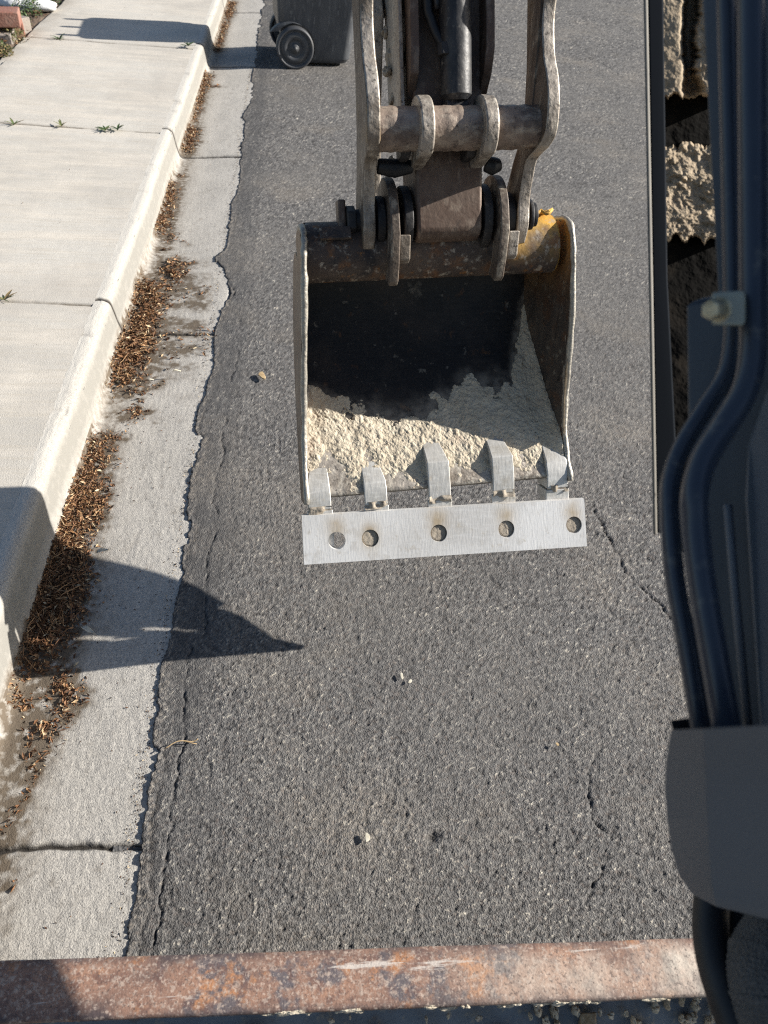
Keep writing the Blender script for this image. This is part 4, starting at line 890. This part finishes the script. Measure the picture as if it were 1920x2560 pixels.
slab('guard_trim', [(1389, -150), (1390, 0), (1401, 600), (1411, 1156), (1420, 1157), (1410.5, 600), (1399.5, 0), (1398, -150)], [.846]*8, tuple(ray(1620, 700)*.01), 'trim', boom, .002)
# mud-caked steel between the strip and the pipes: real ledges and groove, shade-black slab behind
def relief(name, x0, x1, y0, y1, z0, z1, hf, m, nu=90, nv=160, seed=1):
    us = np.linspace(0, 1, nu); vs = np.linspace(0, 1, nv); P = np.zeros((nv, nu, 3))
    for i, v_ in enumerate(vs):
        for j, u_ in enumerate(us):
            P[i, j] = D(x0+(x1-x0)*u_, y0+(y1-y0)*v_, (z0+(z1-z0)*v_)+hf(u_, v_))
    return grid_obj(name, P, m, boom, smooth=False)
def hf1(u_, v_):
    n_ = (float(fbm(np.array(u_*.12), np.array(v_*.25), .03, 700))-.5)*.022
    g_ = 1/(1+math.exp(-(u_-.38+.16*(float(fbm(np.array(v_*.3), np.array(0.), .03, 701))-.5))/.012))*(1-1/(1+math.exp(-(u_-.62+.30*(float(fbm(np.array(v_*.3), np.array(1.), .025, 702))-.5))/.02)))
    e_ = max(0, (v_-.955-.12*(float(fbm(np.array(u_*.15), np.array(2.), .02, 703))-.5))/.02); e0 = 1 if u_ <= .01 else 0
    return n_*(1 if u_ > .5 else .3)+g_*.055+min(e_, 1)*.16
def hf2(u_, v_):
    n_ = (float(fbm(np.array(u_*.14), np.array(v_*.25), .04, 720))-.5)*.016+(float(fbm(np.array(u_*.14), np.array(v_*.25), .01, 721))-.5)*.007
    e_ = max(0, (.07-v_+.16*(float(fbm(np.array(u_*.15), np.array(3.), .02, 704))-.5))/.04)+max(0, (v_-.90-.16*(float(fbm(np.array(u_*.15), np.array(4.), .02, 705))-.5))/.03)
    return n_+min(e_, 1)*.16
relief('mud_ledge', 1425, 1560, -140, 222, .93, .95, hf1, 'mud_tan'); relief('mud_ledge', 1425, 1570, 300, 535, .95, .93, hf2, 'mud_tan')
slab('boom_recess', [(1424, -160), (1600, -160), (1600, 1300), (1424, 1150)], [1.06, 1.06, 1.0, 1.0], tuple(ray(1750, 700)*.05), 'void', boom, .002)  # near-black colour stands in for deep shade behind the ledges
# cover box low on the boom, chamfered toward the road
L_ = [(1450, 1577), (1444, 1608), (1438, 1650), (1437, 1700), (1441, 1770), (1452, 1840), (1468, 1893), (1496, 1932), (1545, 1957)]
E_ = [(1520, 1574), (1521, 1608), (1523, 1650), (1525, 1700), (1528, 1770), (1532, 1840), (1536, 1893), (1540, 1932), (1547, 1958)]
Rr = [(2100, 1540)]*0+[(2000, 1548), (2000, 1608), (2000, 1650), (2000, 1700), (2000, 1770), (2000, 1840), (2000, 1893), (2000, 1960), (2000, 2070)]
nL = len(L_); V = []
def onY(x, y, yp): k = ray(x*1.1573, y*1.1573); return np.array([0, 0, H])+k*(yp/k[1])
fr_ = []
for k in range(nL):
    q_ = k/(nL-1); ze = .38+.18*q_; e_ = D(*E_[k], ze); l_ = D(*L_[k], ze+.075)
    fr_.append((l_, e_, D(*Rr[k], ze-.03)))
for l_, e_, q_ in fr_: V += [l_, e_, q_]
for l_, e_, q_ in fr_: V += [p+(p-np.array([0, 0, H]))*.10 for p in (l_, e_, q_)]
o_ = 3*nL; Fc = []
for k in range(nL-1):
    for c in (0, 1):
        Fc.append((3*k+c, 3*k+c+1, 3*k+c+4, 3*k+c+3)); Fc.append((o_+3*k+c, o_+3*k+3+c, o_+3*k+c+4, o_+3*k+c+1))
    Fc.append((3*k, 3*k+3, o_+3*k+3, o_+3*k)); Fc.append((3*k+2, o_+3*k+2, o_+3*k+5, 3*k+5))
for c in (0, 1): Fc.append((c, o_+c, o_+c+1, c+1)); e_ = 3*(nL-1); Fc.append((e_+c, e_+c+1, o_+e_+c+1, o_+e_+c))
cov = mesh_obj('cover_box', V, Fc, 'panel', boom, bevel=.002, seg=2); tag(cov, 'smooth slate grey cover with a chamfered edge')
slab('cover_slot', [(1447, 1556), (1545, 1545), (1548, 1590), (1455, 1582)], [.515]*4, tuple(ray(1750, 1800)*.03), 'rubber', boom, .001)
mb = MB(); mb.prism([(.58, .05), (.58, .36), (.50, .46), (.66, .50), (.80, .30), (.80, .05)], lambda w_, x, y: (x, y, w_), .80, 1.15); mb.build('boom_foot_shade_block', 'boom', boom, bevel=.004)  # unseen block, added and shaped to shade the blade rail and a hose
mb = MB(); mb.box((.60, .33, 1.40), .03, .29, .32); mb.build('sun_block_slab', 'boom', boom, bevel=.006)  # unseen slab added to keep direct sun off the pipes
# hoses and woven sleeve below the cover
mb = MB(); mb.tube(smooth_path([D(1550, 1850, .73), D(1535, 1980, .70), D(1543, 2070, .68), D(1570, 2160, .66), D(1615, 2280, .64)], 8), .0155, 20); mb.build('hydraulic_hose', 'rubber', boom, smooth=True)
mb = MB(); mb.tube(smooth_path([D(1600, 1840, .76), D(1584, 2010, .72), D(1592, 2100, .70), D(1620, 2200, .68), D(1660, 2300, .66)], 8), .017, 20); mb.build('hydraulic_hose', 'rubber', boom, smooth=True)
sp_ = smooth_path([D(1700, 2040, .66), D(1672, 2090, .65), D(1680, 2160, .64), D(1716, 2290, .63)], 26)
mb = MB(); mb.tube(sp_, [.036+.0005*math.sin(i*2.2)+(.0012 if i % 23 < 3 else 0) for i in range(len(sp_))], 40)
M['weave'] = mat('woven_sleeve', (.10, .10, .10), layers=[(30, .45, .65, (.08, .08, .078), .6)], rough=.9, bump=[(-420, .003), (30, .004)])
mb.build('hose_sleeve', 'weave', boom, smooth=True)
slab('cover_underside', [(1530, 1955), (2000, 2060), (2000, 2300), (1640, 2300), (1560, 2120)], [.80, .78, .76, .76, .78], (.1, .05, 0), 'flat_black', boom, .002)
